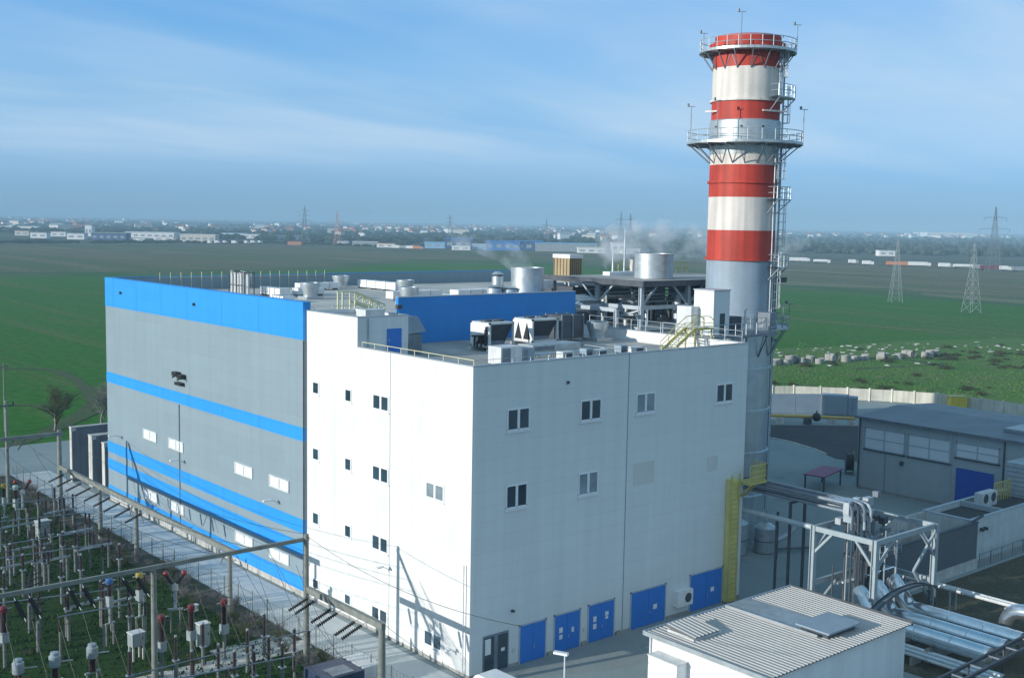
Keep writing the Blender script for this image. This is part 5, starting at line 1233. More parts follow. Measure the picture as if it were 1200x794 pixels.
def ribbed(b, x, y, z0, z1, r, n=12, pitch=.13):
    k = max(3,int((z1-z0)/pitch)); prof = [(r*.62,z0)]
    for i in range(k): z = z0+(z1-z0)*i/k; d = (z1-z0)/k; prof += [(r,z+d*.25),(r,z+d*.35),(r*.62,z+d*.7)]
    prof.append((r*.62,z1)); b.lathe(prof,x,y,n); return b
HEAD_R = mat('signal red', (.22,.028,.032), .45, var=.08); HEAD_DR = mat('dark red', (.14,.02,.024), .45, var=.1); HEAD_Y = mat('signal yellow', (.38,.30,.035), .45, var=.08); HEAD_B = mat('signal blue', (.05,.14,.34), .45, var=.08); HEAD_G = mat('pale green', (.35,.48,.42), .5)
CAGE = mat('pale cabinet grey', (.29,.33,.335), .5, var=.06, streak=.1)
def ct(head, fat=False, h=5.3):
    """current transformer on a leg frame: four legs, tank, ribbed column, coloured head"""
    o = thing('instrument_transformer', 'x', 'transformer', (0,0,0))
    if fat:
        MB().cyl((0,0,0),(0,0,h*.42),.13,n=10).build('post', SW_POST, o, smooth=True, local=True)
        MB().obox((0,0,h*.42),(.55,.5,.75)).build('tank', CAGE, o, local=True); z = h*.42+.75
    else:
        b = MB()
        for s in (-.32,.32): b.cyl((s,0,0),(s,0,1.75),.09,n=8)
        b.build('leg', SW_POST, o, local=True); MB().bar((-.45,0,1.75),(.45,0,1.75),.12).build('crossbar', GALV, o, local=True)
        MB().cyl((0,0,1.8),(0,0,h*.58),.10,n=10).build('post', GALV, o, smooth=True, local=True)
        MB().obox((0,0,h*.58),(.42,.42,.85)).build('tank', CAGE, o, local=True); z = h*.58+.85
    ribbed(MB(),0,0,z,h-.45,.2 if not fat else .24).build('porcelain', PORC, o, smooth=False, local=True)
    b = MB(); b.lathe([(.2,h-.45),(.28,h-.38),(.29,h-.05),(.22,h+.04),(.02,h+.08)],0,0,16); hd = b.build('head', head, o, smooth=True, local=True)
    b = MB(); b.bar((-.6,0,h-.2),(.6,0,h-.2),.06); b.build('terminal', GALV, hd, local=True)
    return o
def vhead(h=5.0):
    o = thing('circuit_breaker', 'x', 'breaker', (0,0,0))
    b = MB()
    for s in (-.35,.35): b.cyl((s,0,0),(s,0,1.9),.09,n=8)
    b.build('leg', SW_POST, o, local=True); MB().bar((-.6,0,1.95),(.6,0,1.95),.14).build('crossbar', GALV, o, local=True)
    ribbed(MB(),0,0,2.02,3.5,.16).build('porcelain', PORC_G, o, local=True)
    MB().obox((0,0,3.5),(.5,.4,.55)).build('gear_housing', CAGE, o, local=True)
    for s in (-1,1):
        b = MB(); b.cyl((s*.15,0,3.95),(s*.62,0,h-.25),.13,.16,10); b.build('chamber', PORC, o, local=True)
        b = MB(); b.sphere((s*.7,0,h-.1),.23,12,8); b.build('head', HEAD_R, o, smooth=True, local=True)
    return o
def disconnector(span=3.0):
    o = thing('disconnector', 'x', 'switch', (0,0,0))
    for s in (-span/2,span/2): MB().cyl((s,0,0),(s,0,2.3),.13,n=10).build('leg', SW_POST, o, smooth=True, local=True)
    MB().bar((-span/2-.3,0,2.38),(span/2+.3,0,2.38),.18).build('rail', GALV, o, local=True)
    for s in (-span/2,0,span/2):
        i = ribbed(MB(),s,0,2.47,3.75,.13).build('porcelain', PORC, o, local=True)
        b = MB(); b.bar((s,-.1,3.8),(s+.15,-.9,4.05),.07); b.cyl((s,0,3.75),(s,0,3.9),.12,n=8); b.build('contact_arm', BLACK, i, local=True)
    return o
def busport(h=2.4, ih=1.3):
    o = thing('post_insulator', 'x', 'insulator', (0,0,0))
    MB().cyl((0,0,0),(0,0,h),.14,n=10).build('post', SW_POST, o, smooth=True, local=True)
    MB().obox((0,0,h),(.45,.45,.08)).build('plate', GALV, o, local=True)
    ribbed(MB(),0,0,h+.08,h+.08+ih,.14).build('porcelain', PORC, o, local=True)
    MB().cyl((0,0,h+.08+ih),(0,0,h+.2+ih),.10,n=8).build('cap', GALV, o, local=True)
    return o
def greyhead(h=3.3):
    o = thing('voltage_transformer', 'x', 'transformer', (0,0,0))
    b = MB()
    for s in (-.4,.4): b.cyl((s,0,0),(s,0,1.2),.1,n=8)
    b.build('leg', SW_POST, o, local=True); MB().bar((-.6,0,1.25),(.6,0,1.25),.14).build('crossbar', GALV, o, local=True)
    ribbed(MB(),0,0,1.3,2.3,.28,14).build('porcelain', PORC, o, local=True)
    b = MB(); b.lathe([(.36,2.3),(.40,2.4),(.40,h-.25),(.30,h-.18),(.30,h),(.03,h+.06)],0,0,18); b.build('tank', PORC_G, o, smooth=True, local=True)
    MB().bar((0,0,2.6),(1.6,.3,2.2),.08).build('terminal', GALV, o, local=True)
    return o
def place(proto, used, x, y, z, rz, lab, grp=None):
    p = at(x,y,z)
    if not used: used.append(1); proto.location = (p.x,p.y,0); proto.rotation_euler.z = rz; o = proto
    else: o = dup(proto,(p.x,p.y,0),rz)
    o['label'] = lab
    if grp: o['group'] = grp
    return o
G1 = 'instrument transformers in the switchyard'
pb, ub = ct(HEAD_B), []; place(pb,ub,128,679,5.2,.3,'transformer with a blue head below the front gantry beam',G1)
py_, uy = ct(HEAD_Y), []
place(py_,uy,163,672,5.2,.3,'transformer with a yellow head just left of the front gantry post',G1)
place(py_,uy,4,568,5.2,.3,'transformer with a yellow head at the far left of the switchyard',G1)
pg, ug = ct(HEAD_G), []; place(pg,ug,18,571,5.1,.3,'transformer with a pale green head far left beside the yellow one',G1)
pv, uv = vhead(), []
place(pv,uv,205,671,4.9,R(-25),'breaker with two red ball heads right of the front gantry post','twin headed breakers in the switchyard')
place(pv,uv,26,564,4.9,R(-25),'breaker with two red ball heads far left near the cross road','twin headed breakers in the switchyard')
pr, ur = ct(HEAD_DR, True, 4.6), []
for x,y,l_ in ((224,710,'transformer with dark red drum head in front of the tall grey cabinet'),(262.5,703,'transformer with dark red drum head standing right of the tall grey cabinet'),(189,722,'transformer with dull red drum head beside the front gantry post'),(4,712,'transformer with dull red head at the left edge below the gantry beam')):
    place(pr,ur,x,y,4.5,.2,l_,'drum headed transformers in the switchyard')
pd, ud = disconnector(), []
for i,(x,y,rz) in enumerate(((35,640,8),(88,622,8),(60,655,8),(110,640,8),(18,615,8),(70,598,10),(100,706,10),(35,700,70),(45,720,70),(150,700,10),(25,660,8))):
    place(pd,ud,x,y,2.4,R(rz),'three pole switch on pale posts among others on the switchyard grass','three pole switches on pale posts')
pi_, ui = busport(), []
for i,(x,y) in enumerate(((12,655),(27,668),(52,660),(72,676),(74,640),(88,640),(95,668),(118,700),(121,690),(140,690),(8,640),(40,632),(60,626),(5,690),(80,715),(20,585),(45,590),(64,585),(140,655),(152,722))):
    place(pi_,ui,x,y,2.4,0,'brown post insulator on a pale concrete post in the switchyard','post insulators on pale concrete posts')
pk, uk = busport(1.4,1.7), []
for i,(x,y) in enumerate(((206,772),(238,756),(256,782),(290,764),(310,744),(315,772),(331,780),(275,790),(225,790),(182,775),(345,762),(298,790),(152,790))):
    place(pk,uk,x,y,1.5,0,'dark tall insulator column by the paved strip at the bottom','dark insulator columns at the bottom')
pg2, ug2 = greyhead(), []
for x,y,l_ in ((21,775,'grey topped transformer at the bottom left corner, leftmost of three'),(64,767,'grey topped transformer at the bottom, middle of three'),(108,757,'grey topped transformer at the bottom, rightmost of three')):
    place(pg2,ug2,x,y,3.1,R(15),l_,'grey topped transformers at the bottom')
def kiosk(name, x, y, w, d, h, leg, lab, rz=0.0, m_=CAGE):
    p = at(x,y,0); o = thing(name, lab, 'cabinet', (p.x,p.y,0), None, rz)
    MB().obox((0,0,leg),(w,d,h)).build('body', m_, o, local=True); MB().obox((0,0,leg+h),(w+.1,d+.1,.07)).build('lid', OFFWHITE, o, local=True)
    b = MB()
    for sx_ in (-1,1):
        for sy_ in (-1,1): b.obox((sx_*(w/2-.1),sy_*(d/2-.1),0),(.12,.12,leg))
    if leg > .05: b.build('leg', CONC_L, o, local=True)
    b = MB(); b.obox((0,-d/2-.012,leg+.08),(w-.16,.02,h-.16)); dr = b.build('door', m_, o, local=True); MB().obox((w*.3,-d/2-.05,leg+h*.5),(.05,.05,.2)).build('handle', DARKSTEEL, dr, local=True)
    return o
kiosk('control_cabinet',50,632,1.25,.9,1.5,.5,'pale control cabinet on legs in the middle of the switchyard grass',.1)
kiosk('control_cabinet',238,757,.85,.7,1.75,.12,'tall grey cabinet on the grass right of the front gantry post',.05)
kiosk('control_cabinet',160,772,1.0,.8,1.0,1.1,'pale box raised on legs below the yellow headed transformer',.1,CAGE)
kiosk('control_cabinet',228,716,.5,.4,.5,.05,'small white box on the grass beyond the dark red heads',.1,WHITE)
# bus tubes lying across the insulators, strings hanging from the front gantry
def bus(p0, p1, z, lab):
    a, c = at(*p0, z), at(*p1, z); a.z = c.z = z; t = thing('bus_tube', lab, 'bus tube', ((a.x+c.x)/2,(a.y+c.y)/2,0), 'bus tubes over the switchyard grass')
    MB().cyl(a, c, .055, n=8).build('tube', MIDSTEEL, t)
    k = max(2, round((c-a).length/4.5))
    for i in range(k+1):
        q = a.lerp(c,i/k); MB().cyl((q.x,q.y,0),(q.x,q.y,z-1.15),.10,n=8).build('post', SW_POST, t); ribbed(MB(),q.x,q.y,z-1.15,z-.05,.13,10).build('porcelain', PORC, t)
for p0, p1, z in (((-10,655),(120,637),3.6),((-10,640),(105,622),3.6),((-10,612),(100,600),3.8),((-12,592),(75,583),3.8),((0,706),(150,688),3.4),((70,722),(170,704),3.4),((150,792),(362,738),2.9),((180,800),(345,768),2.9)):
    bus(p0, p1, z, 'thin grey bus tube on brown post insulators over the switchyard grass')
for i, x in enumerate((-20.6,-21.5,-24.2,-25.1,-27.6,-28.5)):
    o = dup(sp,(x,10.55,9.15),R(90)); tag(o,'black insulator string slanting off the tall front gantry beam','insulator','insulator strings on the tall front gantry')
    o = dup(sp,(x,63.4,9.15),R(90)); tag(o,'black insulator string slanting off the far gantry beam','insulator','insulator strings on the far gantry')
for i in range(14):
    x = -9.5-1.55*i; wire((x,8.4,8.3),(x-.4,2,3.6),.3,wl); 
    if i%2: wire((x,61.2,8.4),(x-.5,40,3.9),.9,wl,.018,16)
for i in range(12):
    y = 16+3.6*i; wire((-9.0,y,3.6+.2*(i%3)),(-31,y+1.5,3.5),.5,wl,.018,16)
p = at(400,800,0); t = thing('cable_vault', 'dark blue grey box with a grey lid at the bottom edge', 'box', (p.x,p.y,0))
NAVY = mat('navy steel', (.03,.05,.10), .5, var=.15); RUST = mat('rust', (.16,.06,.035), .8, var=.35)
MB().box(p.x-2.2,p.y-1.5,0,p.x+1.0,p.y+1.5,1.25).build('box', NAVY, t); MB().box(p.x-1.4,p.y-1.3,1.25,p.x+.3,p.y+.2,1.3).build('lid', MIDSTEEL, t)
MB().box(p.x+1.02,p.y-1.3,.1,p.x+2.6,p.y+1.4,1.3).build('side_box', OFFWHITE, t)
# paved strips and cable covers
for k,(q) in enumerate((((245,762),(330,742),(352,752),(262,775)),)): sheet('paved_path', [tuple(at(*z).xy) for z in q], .008, YARD)
sheet('paved_path', [tuple(at(*z).xy) for z in ((130,800),(360,748),(366,758),(170,806))], .006, CONC_L)
# mesh fence along the service road with pale posts, dry brush before it
t = thing('mesh_fence', 'wire mesh fence on thin posts along the service road', 'fence', (-5.6,40,0))
b = MB(); y = -6.0
while y < 87: b.cyl((-5.6,y,0),(-5.6,y,1.9),.045,n=6); y += 2.6
b.build('post', POLE_CONC, t); b = MB(); y = -6
while y < 86.8: b.bar((-5.6,y,.05),(-5.6,y,1.75),.012); y += .42
for z in (.1,.6,1.1,1.7): b.bar((-5.6,-6,z),(-5.6,87,z),.014)
b.build('mesh', MESH, t)
t = thing('post_fence', 'low fence of white posts and dark rails at the cross road', 'fence', (-20,87.6,0))
for k in range(9): MB().box(-40+4.1*k-.14,87.5,0,-40+4.1*k+.14,87.7,1.7).build('post', CONC_L, t)
b = MB()
for z in (.5,1.0,1.5): b.bar((-40.2,87.45,z),(-7,87.45,z),.05)
b.build('rail', DARKSTEEL, t)
TWIG = mat('dry twigs', (.19,.175,.165), .9, var=.3, scale=2); TWIGG = mat('green brown twigs', (.075,.085,.035), .9, var=.3, scale=2)
def bush(r, h, nst, seed, m_, name='dry_bush'):
    rr = random.Random(seed); b = MB()
    for i in range(nst):
        a = rr.uniform(0,6.28); d = rr.uniform(0,.35)*r; p = Vector((d*math.cos(a),d*math.sin(a),0)); tip = Vector((rr.uniform(-1,1)*r,rr.uniform(-1,1)*r,h*rr.uniform(.45,1)))
        q = p.lerp(tip,.5)+Vector((rr.uniform(-.15,.15),rr.uniform(-.15,.15),.12)); w = .022
        for u, v_ in ((p,q),(q,tip)): b.bar(u, v_, w, w)
        for k in range(3):
            e = q.lerp(tip,rr.random())
            b.bar(e, e+Vector((rr.uniform(-.35,.35),rr.uniform(-.35,.35),rr.uniform(.05,.4))), .014)
    return b.build(name, m_)
protos = [bush(.8,1.3,34,s,TWIG if s%3 else TWIGG) for s in range(4)]
rbu = random.Random(5)
bi = 0
for i in range(110):
    y = -4+90*i/110+rbu.uniform(-.6,.6); x = -7.4+rbu.uniform(-2.2,1.3)*(1 if i%3 else .5)
    if i < 4: o = protos[i]
    else: o = protos[i%4].copy(); COL.objects.link(o)
    o.location = (x,y,0); o.rotation_euler.z = rbu.uniform(0,6.28); s = rbu.uniform(.5,1.0); o.scale = (s,s,s*rbu.uniform(.7,1.1))
    tag(o,'leafless grey bush in the brushy strip along the mesh fence','bush','leafless bushes along the mesh fence')
# fire walls beyond the hall
FW = mat('fire wall shaded face', (.19,.22,.25), .7, var=.12, streak=.2)  # dark face colour paints the shade; pale edge part paints the sunlit end
for (x0,x1,y0,y1,h,lab) in ((-.5,12,79.8,80.5,6.9,'farthest and tallest fire wall with painted lit edge and shaded face behind the hall'),(.35,12,75.2,76.4,6.45,'middle fire wall with broad painted lit edge and shaded face behind the hall'),(.9,12,72.6,73.5,5.9,'nearest fire wall with painted lit edge and shaded face tucked behind the hall corner')):
    t = thing('fire_wall', lab, 'wall', (x0,y0,0)); MB().box(x0+.1,y0+.02,0,x1,y1-.02,h-.12).build('wall', FW, t); MB().box(x0,y0,0,x0+.1,y1,h-.12).build('edge', CONC_L, t); MB().box(x0-.05,y0-.06,h-.12,x1,y1+.06,h).build('coping', CONC_L, t)
    MB().box(x0-.08,y0-.1,h-.5,x0+.5,y0-.06,h-.13).build('bracket', OFFWHITE, t)
# bare trees
def bare_tree(name, base, h, seed, lab, m_=TWIG):
    rr = random.Random(seed); t = thing(name, lab, 'tree', tuple(base)); tr = MB(); cr = MB()
    def grow(p, d, L_, r, lv, mb):
        pts = [p]; q = p.copy(); dd = d.copy()
        for k in range(3): dd = (dd+Vector((rr.uniform(-.18,.18),rr.uniform(-.18,.18),rr.uniform(-.02,.14)))).normalized(); q = q+dd*L_/3; pts.append(q.copy())
        mb.tube(pts,[r,r*.88,r*.76,r*.62],5 if lv>2 else 3, caps=False)
        if lv == 0: return
        for i in range(rr.choice((3,4,5)) if lv > 1 else 5):
            s = pts[rr.choice((1,2,3,3))]; nd = (dd*.75+Vector((rr.uniform(-1.1,1.1),rr.uniform(-1.1,1.1),rr.uniform(-.35,.55)))).normalized(); grow(s, nd, L_*rr.uniform(.66,.9), max(.016,r*.52), lv-1, cr)
    grow(Vector(base), Vector((0,0,1)), h*.23, h*.024, 5, tr)
    tr.build('trunk', TWIG, t); cr.build('crown', m_, t); return t
bare_tree('bare_tree', at(65,504), 11.5, 2, 'leafless tree standing by the dirt track at left', TWIGG)
bare_tree('bare_tree', at(119,497), 10.5, 9, 'leafless tree half hidden behind the corner of the grey hall', TWIG)
# ------------------------------------------------------------------ the plain beyond
rf = random.Random(21)
LATT = mat('pylon steel', (.40,.42,.43), .5, .3, var=.1); LATT_R = mat('red white pylon', (.48,.28,.26), .6)
def pylon(base, h, bw, arms, lab, m_=LATT, th=.22, rz=None, levels=9):
    t = thing('pylon', lab, 'pylon', (base.x,base.y,0), None, math.atan2(RIGHT.y,RIGHT.x)+(rz or 0)); b = MB()
    def w(z): u = z/h; return bw*(1-u)**1.15*.5+ .28
    zs = [h*(1-(1-i/levels)**1.3) for i in range(levels+1)]
    cs = [[Vector((sx_*w(z),sy_*w(z),z)) for sx_,sy_ in ((-1,-1),(1,-1),(1,1),(-1,1))] for z in zs]
    for i in range(levels):
        for k in range(4):
            b.bar(cs[i][k],cs[i+1][k],th); k2 = (k+1)%4
            b.bar(cs[i][k],cs[i+1][k2],th*.55); b.bar(cs[i][k2],cs[i+1][k],th*.55)
            if i: b.bar(cs[i][k],cs[i][k2],th*.5)
    b.build('tower', m_, t, local=True)
    for z, L_ in arms:
        a = MB()
        for s in (-1,1):
            for q in (-.4,.4): a.bar((0,q,z),(s*L_,0,z+.2),th*.8); a.bar((0,q,z+1.6),(s*L_,0,z+.2),th*.6)
        a.build('crossarm', m_, t, local=True)
        ii = MB()
        for s in (-1,1): ii.cyl((s*L_,0,z+.1),(s*L_,0,z-2.2),.14,n=6)
        ii.build('insulator', DARKSTEEL, t, local=True)
    return t
pylon(at(1049,354),28.4,4.6,((25.5,2.6),),'pale slim lattice pylon in the green field, farther of two',th=.11)
pylon(at(1138,366),27.8,4.8,((24.8,2.6),),'pale slim lattice pylon in the green field, nearer of two',th=.11,rz=.3)
pylon(at(357,285),50,9,((30,9),(37,7),(43,5)),'tall dark lattice pylon far behind the grey hall',MIDSTEEL,.34)
pylon(at(395,287),44,8,((30,8),(37,6)),'reddish lattice pylon far behind the hall, right of the dark one',LATT_R,.28)
pylon(at(1163,318),52,9,((34,12),(43,9)),'tall grey pylon with two wide arms beyond the parked trucks',MIDSTEEL,.26)
pylon(at(727,289),50,8,((32,8),(39,7)),'faint pylon left of a pair beyond the steam',MIDSTEEL,.5); pylon(at(738,289),48,8,((32,8),(39,7)),'faint pylon right of a pair beyond the steam',MIDSTEEL,.5,.2)
pylon(at(527,281),44,8,((30,8),(37,6)),'distant pylon over the town left of the blue halls',MIDSTEEL,.6)
pylon(at(640,283),40,8,((28,8),),'distant pylon over the town behind the tan cabinet',MIDSTEEL,.6)
VR = Vector((RIGHT.x,RIGHT.y,0)).normalized(); VF = Vector((fw.x,fw.y,0)).normalized(); FAZ = math.atan2(VR.y,VR.x)
FW_ = mat('far white wall', (.74,.74,.72), .7); FC = mat('far cream wall', (.60,.55,.46), .8); FBL = mat('far blue sheet', (.06,.19,.46), .6); FLB = mat('far light blue', (.25,.45,.65), .6); FO = mat('far orange', (.55,.21,.09), .7); FGR = mat('far grey', (.28,.31,.33), .8); FR = mat('far red roof', (.33,.12,.075), .8); FBR = mat('far brown roof', (.22,.13,.10), .8); FNV = mat('far navy', (.04,.09,.20), .7)
def far_building(x0, x1, yt, yb, m_, rm, lab, gr=None):
    a, c = at(x0,yb), at(x1,yb); w = (c-a).length; mid = (a+c)/2; dep = (mid-CAM).dot(fw); h = (yb-yt)*dep/F_PX; d = max(14,w*.45)
    o = thing('far_building', lab, 'building', (mid.x,mid.y,0), gr, FAZ)
    MB().box(-w/2,0,0,w/2,d,h*.92).build('wall', m_, o, local=True); MB().box(-w/2-.6,-.6,h*.92,w/2+.6,d+.6,h).build('roof', rm, o, local=True)
    b = MB(); k = max(2,int(w/9))
    for i in range(k): x = -w/2+w*(i+.5)/k; MB().box(x-w/k*.28,-.12,h*.3,x+w/k*.28,0,h*.6).build('window', FGR, o, local=True)
for q in ((0,40,265,270.5,FW_,FW_,'long pale hall at the far left of the hazy town'),(18,33,270,276,FC,FR,'cream house block left of the first white hall far left'),(36,54,272,279,FW_,FGR,'white hall with grey roof at far left beyond the plain'),(60,76,271.5,277,FW_,FC,'small white hall right of the grey roofed one'),(79,98,273,280.5,FW_,FGR,'white hall left of the white tower'),(100,107,263,277,FW_,FGR,'tall white tower block left of the hazy plain'),(108,146,272.5,281.5,FNV,FGR,'long dark blue shed right of the white tower'),(150,200,272,279,FW_,FW_,'longest white hall behind the left field'),(152,169,278.7,282,FW_,FGR,'low white box in front of the longest white hall'),(181,202,277,282.7,FW_,FC,'white block at right end of longest white hall'),(213,250,274.5,283.5,FC,FW_,'cream and white factory with bright roof far left'),(262,285,273,278,FW_,FLB,'white shed with blue roof right of the cream factory'),(287,306,274,279.5,FW_,FGR,'white house group with grey roof before the dark pylon'),(320,350,276,281,FNV,FGR,'dark blue shed behind the dark pylon'),(338,352,283,287,FO,FO,'low orange building at the foot of the dark pylon'),(396,407,282,287,FW_,FGR,'small white building at the foot of the reddish pylon'),(415,440,283,288,FGR,FW_,'grey shed right of the reddish pylon'),(443,461,285,290,FW_,FO,'white building with orange roof behind the hall'),(500,525,283.5,291,FLB,FLB,'light blue shed left of the tall dark blue block'),(524,551,279,291.5,FNV,FBL,'tall dark blue block behind the hall roof'),(531,549,288,293,FW_,FW_,'low white shed in front of the tall dark blue block'),(555,569,286,293,FLB,FW_,'pale shed between the two blue halls'),(573,606,282,293.5,FBL,FBL,'bright blue hall behind the boiler roof'),(606.5,633,282,294,FNV,FBL,'dark end hall joined right of the bright blue hall'),(634,692,285,295,FGR,FLB,'long blue grey shed behind the tan cabinet'),(680,706,290,296.5,FW_,FW_,'low white shed left of the white tower house'),(718,731,283,297,FW_,FGR,'white tower house left of the canopy drum'),(731,748,291,297.5,FW_,FW_,'low white wing right of the white tower house'),(1033,1046,293,300,FW_,FGR,'white house among trees behind the truck row'),(1090,1102,272,277,FW_,FR,'white block on the ridge above the trucks'),(1105,1122,272,278,FW_,FGR,'wide white block on the ridge above the trucks')):
    far_building(*q)
# trucks queued on the highway
def truck(x, y, L_, box, cab, lab, tank=False):
    p = at(x,y); p.z = -.08; o = thing('truck', lab, 'truck', tuple(p), None, math.atan2(-.70,.71))
    if tank:
        b = MB(); b.cyl((-L_/2,0,2.5),(L_/2-2.6,0,2.5),1.35,n=14); b.build('tank', box, o, smooth=True, local=True)
    else: MB().box(-L_/2,-1.3,1.0,L_/2-2.6,1.3,4.1).build('trailer', box, o, local=True)
    b = MB(); b.prism([(L_/2-2.4,-1.25),(L_/2,-1.25),(L_/2,1.25),(L_/2-2.4,1.25)],.6,3.4); c = b.build('cab', cab, o, local=True); MB().box(L_/2,-1.1,1.9,L_/2+.03,1.1,2.9).build('windscreen', GLASS, c, local=True)
    for xx in (-L_/2+1,-L_/2+2.3,-L_/2+3.6,L_/2-1.2):
        w = MB()
        for s in (-1.15,1.15): w.cyl((xx,s-.15,.5),(xx,s+.15,.5),.5,n=12)
        w.build('wheel', BLACK, o, local=True)
for q in ((937,306.5,19,FW_,FW_,'long white lorry just right of the stack',0),(910,305,9,FW_,FGR,'short white lorry half behind the stack ladder',0),(963,308.5,15,FW_,FW_,'white tank lorry left of the orange one',1),(1000,309,9,FW_,FGR,'small white lorry left of the orange one',0),(1017,310.5,10,FW_,FW_,'white box lorry next to the orange lorry',0),(1052,311.5,20,FO,FO,'bright orange lorry in the far truck row',0),(1077,312,20,FW_,FW_,'long white lorry right of the orange one',0),(1108,313.5,12,FW_,FGR,'white lorry left of the long tank row',0),(1130,314.5,18,FW_,FW_,'white tank lorry left of the dark red one',1),(1148,315.5,10,FGR,FW_,'grey lorry touching the dark red one',0),(1161,316.5,17,HEAD_DR,FR,'dark red lorry near the right end of the row',0),(1178,317,9,FW_,FW_,'short white lorry at the right end of the row',0),(1195,318,12,FGR,FW_,'grey lorry at the right edge of the picture',0)): truck(*q[:6],tank=bool(q[6]))
for i,x in enumerate((246,255,264,275,289,297,305)): truck(x,285.6,8 if i%2 else 6,FW_,FGR,'small white lorry in the row behind the left field')
for o in COL.objects:
    if o.get('label') == 'small white lorry in the row behind the left field': o['group'] = 'white lorries behind the left field'
for i,(x,c) in enumerate(((465,FW_),(474,FGR),(482,FW_),(490,FO))): truck(x,291.3+i*.3,12,c,FGR,('white lorry behind the hall, left of a grey one','grey lorry between two white ones behind the hall','white lorry left of the orange one behind the hall','orange lorry near the light blue shed')[i])
# town houses: a few kinds copied about
def house_mesh(w, d, h, rh, wm_, rm):
    b = MB(); b.box(-w/2,-d/2,0,w/2,d/2,h); n0 = len(b.f)
    b.add([(-w/2-.5,-d/2-.5,h),(w/2+.5,-d/2-.5,h),(w/2+.5,d/2+.5,h),(-w/2-.5,d/2+.5,h),(-w/2,0,h+rh),(w/2,0,h+rh)],[(0,1,5,4),(2,3,4,5),(1,2,5),(3,0,4),(3,2,1,0)])
    o = b.build('town_house', wm_); o.data.materials.append(rm)
    for p in o.data.polygons:
        if p.index >= n0: p.material_index = 1
    return o
kinds = [house_mesh(14,10,6.5,3.2,FW_,FR), house_mesh(18,11,7,3.5,FC,FR), house_mesh(12,10,8,3,FW_,FBR), house_mesh(22,12,9,3,FW_,FGR), house_mesh(30,14,11,1,FC,FGR), house_mesh(16,11,7,3.5,FO,FBR)]
klab = ['small white house with a red gable roof in the hazy far town','cream house with a red gable roof in the hazy far town','tall white house with a brown roof in the hazy far town','wide white house with a grey roof in the hazy far town','large cream block with a flat grey roof in the hazy far town','orange house with a brown roof in the hazy far town']
usedk = set(); kk = 0
clusters = [(30,40,8),(90,60,9),(180,70,10),(330,60,11),(420,50,10),(470,45,11),(520,50,10),(580,50,9),(640,60,10),(790,60,9),(60,60,17),(200,90,17),(330,60,16),(440,60,16),(690,40,17),(940,40,7),(1000,60,8),(1080,70,8),(1170,50,8)]
while kk < 285:
    cx_, sx_, dy0 = rf.choice(clusters); x = rf.gauss(cx_,sx_*.6)
    if not -60 < x < 1260: continue
    yh = 259.7+.0174*(x-600)
    dy = max(5.0, rf.gauss(dy0,2.6)) if x < 860 else max(4.6, rf.gauss(9.0,1.6))
    p = at(x, yh+dy)
    if p.xy.length > 9000 or p.x > 11500 or p.y > 11500: continue
    ki = rf.choices(range(6),(4,5,4,3,1,2))[0]
    if ki not in usedk: o = kinds[ki]; usedk.add(ki)
    else: o = kinds[ki].copy(); COL.objects.link(o)
    s = rf.uniform(.8,1.35); o.location = (p.x,p.y,-.2); o.rotation_euler.z = rf.uniform(0,3.14); o.scale = (s,s,s)
    tag(o, klab[ki], 'house', 'houses of the hazy far town: '+klab[ki].split(' in ')[0]); kk += 1
# far woods: one mass
WOOD = mat('far woods', (.05,.065,.042), .95, var=.35, scale=.02, fine=.2, fscale=.3, spec=.1)
b = MB(); ICO = bmesh.new(); bmesh.ops.create_icosphere(ICO, subdivisions=1, radius=1); iv = [v.co.copy() for v in ICO.verts]; idx = [tuple(v.index for v in f.verts) for f in ICO.faces]; ICO.free()
for i in range(3600):
    x = rf.uniform(-80,1290); yh = 259.7+.0174*(x-600)
    if x > 880: dy = rf.uniform(10,31) if rf.random() < .8 else rf.uniform(5,9)
    else: dy = rf.choice((rf.uniform(5,12),rf.uniform(11,20),rf.uniform(18,24+ .01*x)))
    p = at(x, yh+dy); 
    if p.x > 11600 or p.y > 11600: continue
    r = rf.uniform(3.5,7.5); sx_ = r*rf.uniform(1,2.4)
    b.add([(p.x+v.x*sx_*rf.uniform(.8,1.2), p.y+v.y*r*rf.uniform(.8,1.2), p.z+r*.5+v.z*r*rf.uniform(.6,1.0)) for v in iv], idx)
tag(b.build('far_woods', WOOD), 'dark hazy tree belts and gardens about the far town', 'woods', kind='stuff')
b = MB()
for i in range(700):                                        # hedge at the edge of the ploughed plain
    x = rf.uniform(-80,860); p = at(x, 284+max(0,(x-300)*.026)+rf.uniform(-1.2,.8)); r = rf.uniform(1.0,2.6); sx_ = r*rf.uniform(1.5,4)
    b.add([(p.x+v.x*sx_, p.y+v.y*r, r*.3+v.z*r*rf.uniform(.6,1.0)) for v in iv], idx)
tag(b.build('hedge', WOOD), 'low dark hedge line along the far edge of the plain', 'hedge', kind='stuff')

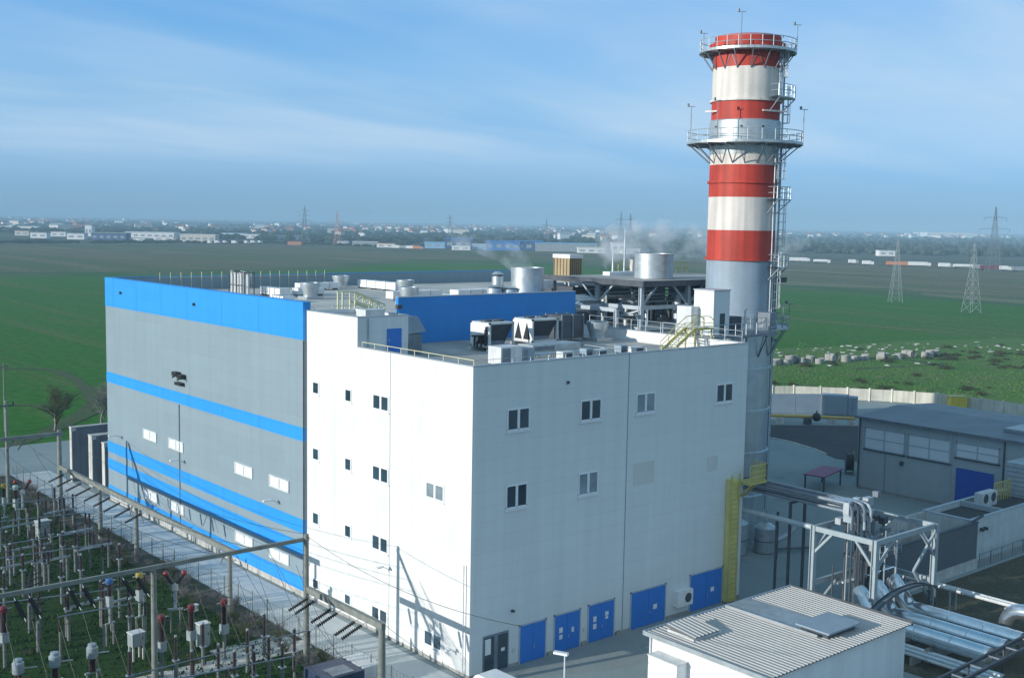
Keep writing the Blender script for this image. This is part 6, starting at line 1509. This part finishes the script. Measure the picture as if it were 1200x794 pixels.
# rubble, concrete rings and scrub on the meadow
def rock(seed, r):
    rr = random.Random(seed); b = MB(); b.add([(v.x*r*rr.uniform(.6,1.3), v.y*r*rr.uniform(.6,1.2), max(-.1,v.z*r*rr.uniform(.4,.8))) for v in iv], idx)
    return b.build('rubble_block', CONC_L)
rk = [rock(s,1.0) for s in range(5)]
for i in range(90):
    x = rf.uniform(985,1230) if i%3 else rf.uniform(905,1100); y = rf.gauss(407,4.5) if x > 1060 else rf.gauss(409,4)
    if i % 9 == 0: y = rf.uniform(415,432)
    p = at(x,y); o = rk[i] if i < 5 else rk[i%5].copy()
    if i >= 5: COL.objects.link(o)
    s = rf.uniform(.2,.8); o.location = (p.x,p.y,-.05); o.scale = (s*1.5,s,s*.8); o.rotation_euler.z = rf.uniform(0,6)
    tag(o,'pale lump of rubble tipped on the rough meadow','rubble','rubble lumps on the meadow')
def ring_obj():
    b = MB(); b.lathe([(1.25,0),(1.25,2.1),(1.02,2.1),(1.02,.3),(.01,.3)],0,0,20,cap=False); return b.build('concrete_ring', CONC)
r0_ = ring_obj()
for i in range(26):
    u = i/25; x = 903+192*u+rf.uniform(-4,4); y = 427.5-11.0*u+rf.uniform(-1.3,1.3)
    p = at(x,y); o = r0_ if i == 0 else r0_.copy()
    if i: COL.objects.link(o)
    o.location = (p.x,p.y,-.05); s = rf.uniform(.6,.95); o.scale = (s,s,s*rf.uniform(.7,1.1))
    if i % 6 == 4: o.rotation_euler = (R(88),0,rf.uniform(0,3)); o.location.z = 1.1*s
    tag(o,'grey concrete well ring in the long row on the meadow','concrete ring','row of concrete well rings')
SCR = ground_mat('scrub', (.05,.075,.03), (.075,.07,.04), (.10,.075,.05), .2, .8, 3, bump=0)
def scrub(seed):
    rr = random.Random(seed); b = MB()
    for i in range(260):
        d = Vector((rr.gauss(0,1),rr.gauss(0,1),abs(rr.gauss(0,.8)))).normalized()*rr.uniform(.4,1.0); s = rr.uniform(.08,.2)
        a = Vector((rr.uniform(-1,1),rr.uniform(-1,1),rr.uniform(-1,1)))*s; c = Vector((rr.uniform(-1,1),rr.uniform(-1,1),rr.uniform(-1,1)))*s; b.add([d-a,d+a,d+c],[(0,1,2)])
    for k in range(7): b.bar((0,0,-.1),(rr.uniform(-.5,.5),rr.uniform(-.5,.5),.7),.03)
    return b.build('scrub_bush', SCR)
sc = [scrub(s) for s in range(4)]
for i in range(70):
    if i%2: x, y = rf.uniform(1090,1260), rf.gauss(420,9)
    else: x, y = rf.uniform(900,1180), rf.choice((rf.gauss(417,4),rf.gauss(452,7)))
    p = at(x,y); o = sc[i] if i < 4 else sc[i%4].copy()
    if i >= 4: COL.objects.link(o)
    s = rf.uniform(.6,1.9); o.location = (p.x,p.y,-.05); o.scale = (s*1.2,s*1.2,s*.7); o.rotation_euler.z = rf.uniform(0,6)
    tag(o,'low brown green scrub bush on the rough meadow','bush','scrub bushes on the meadow')
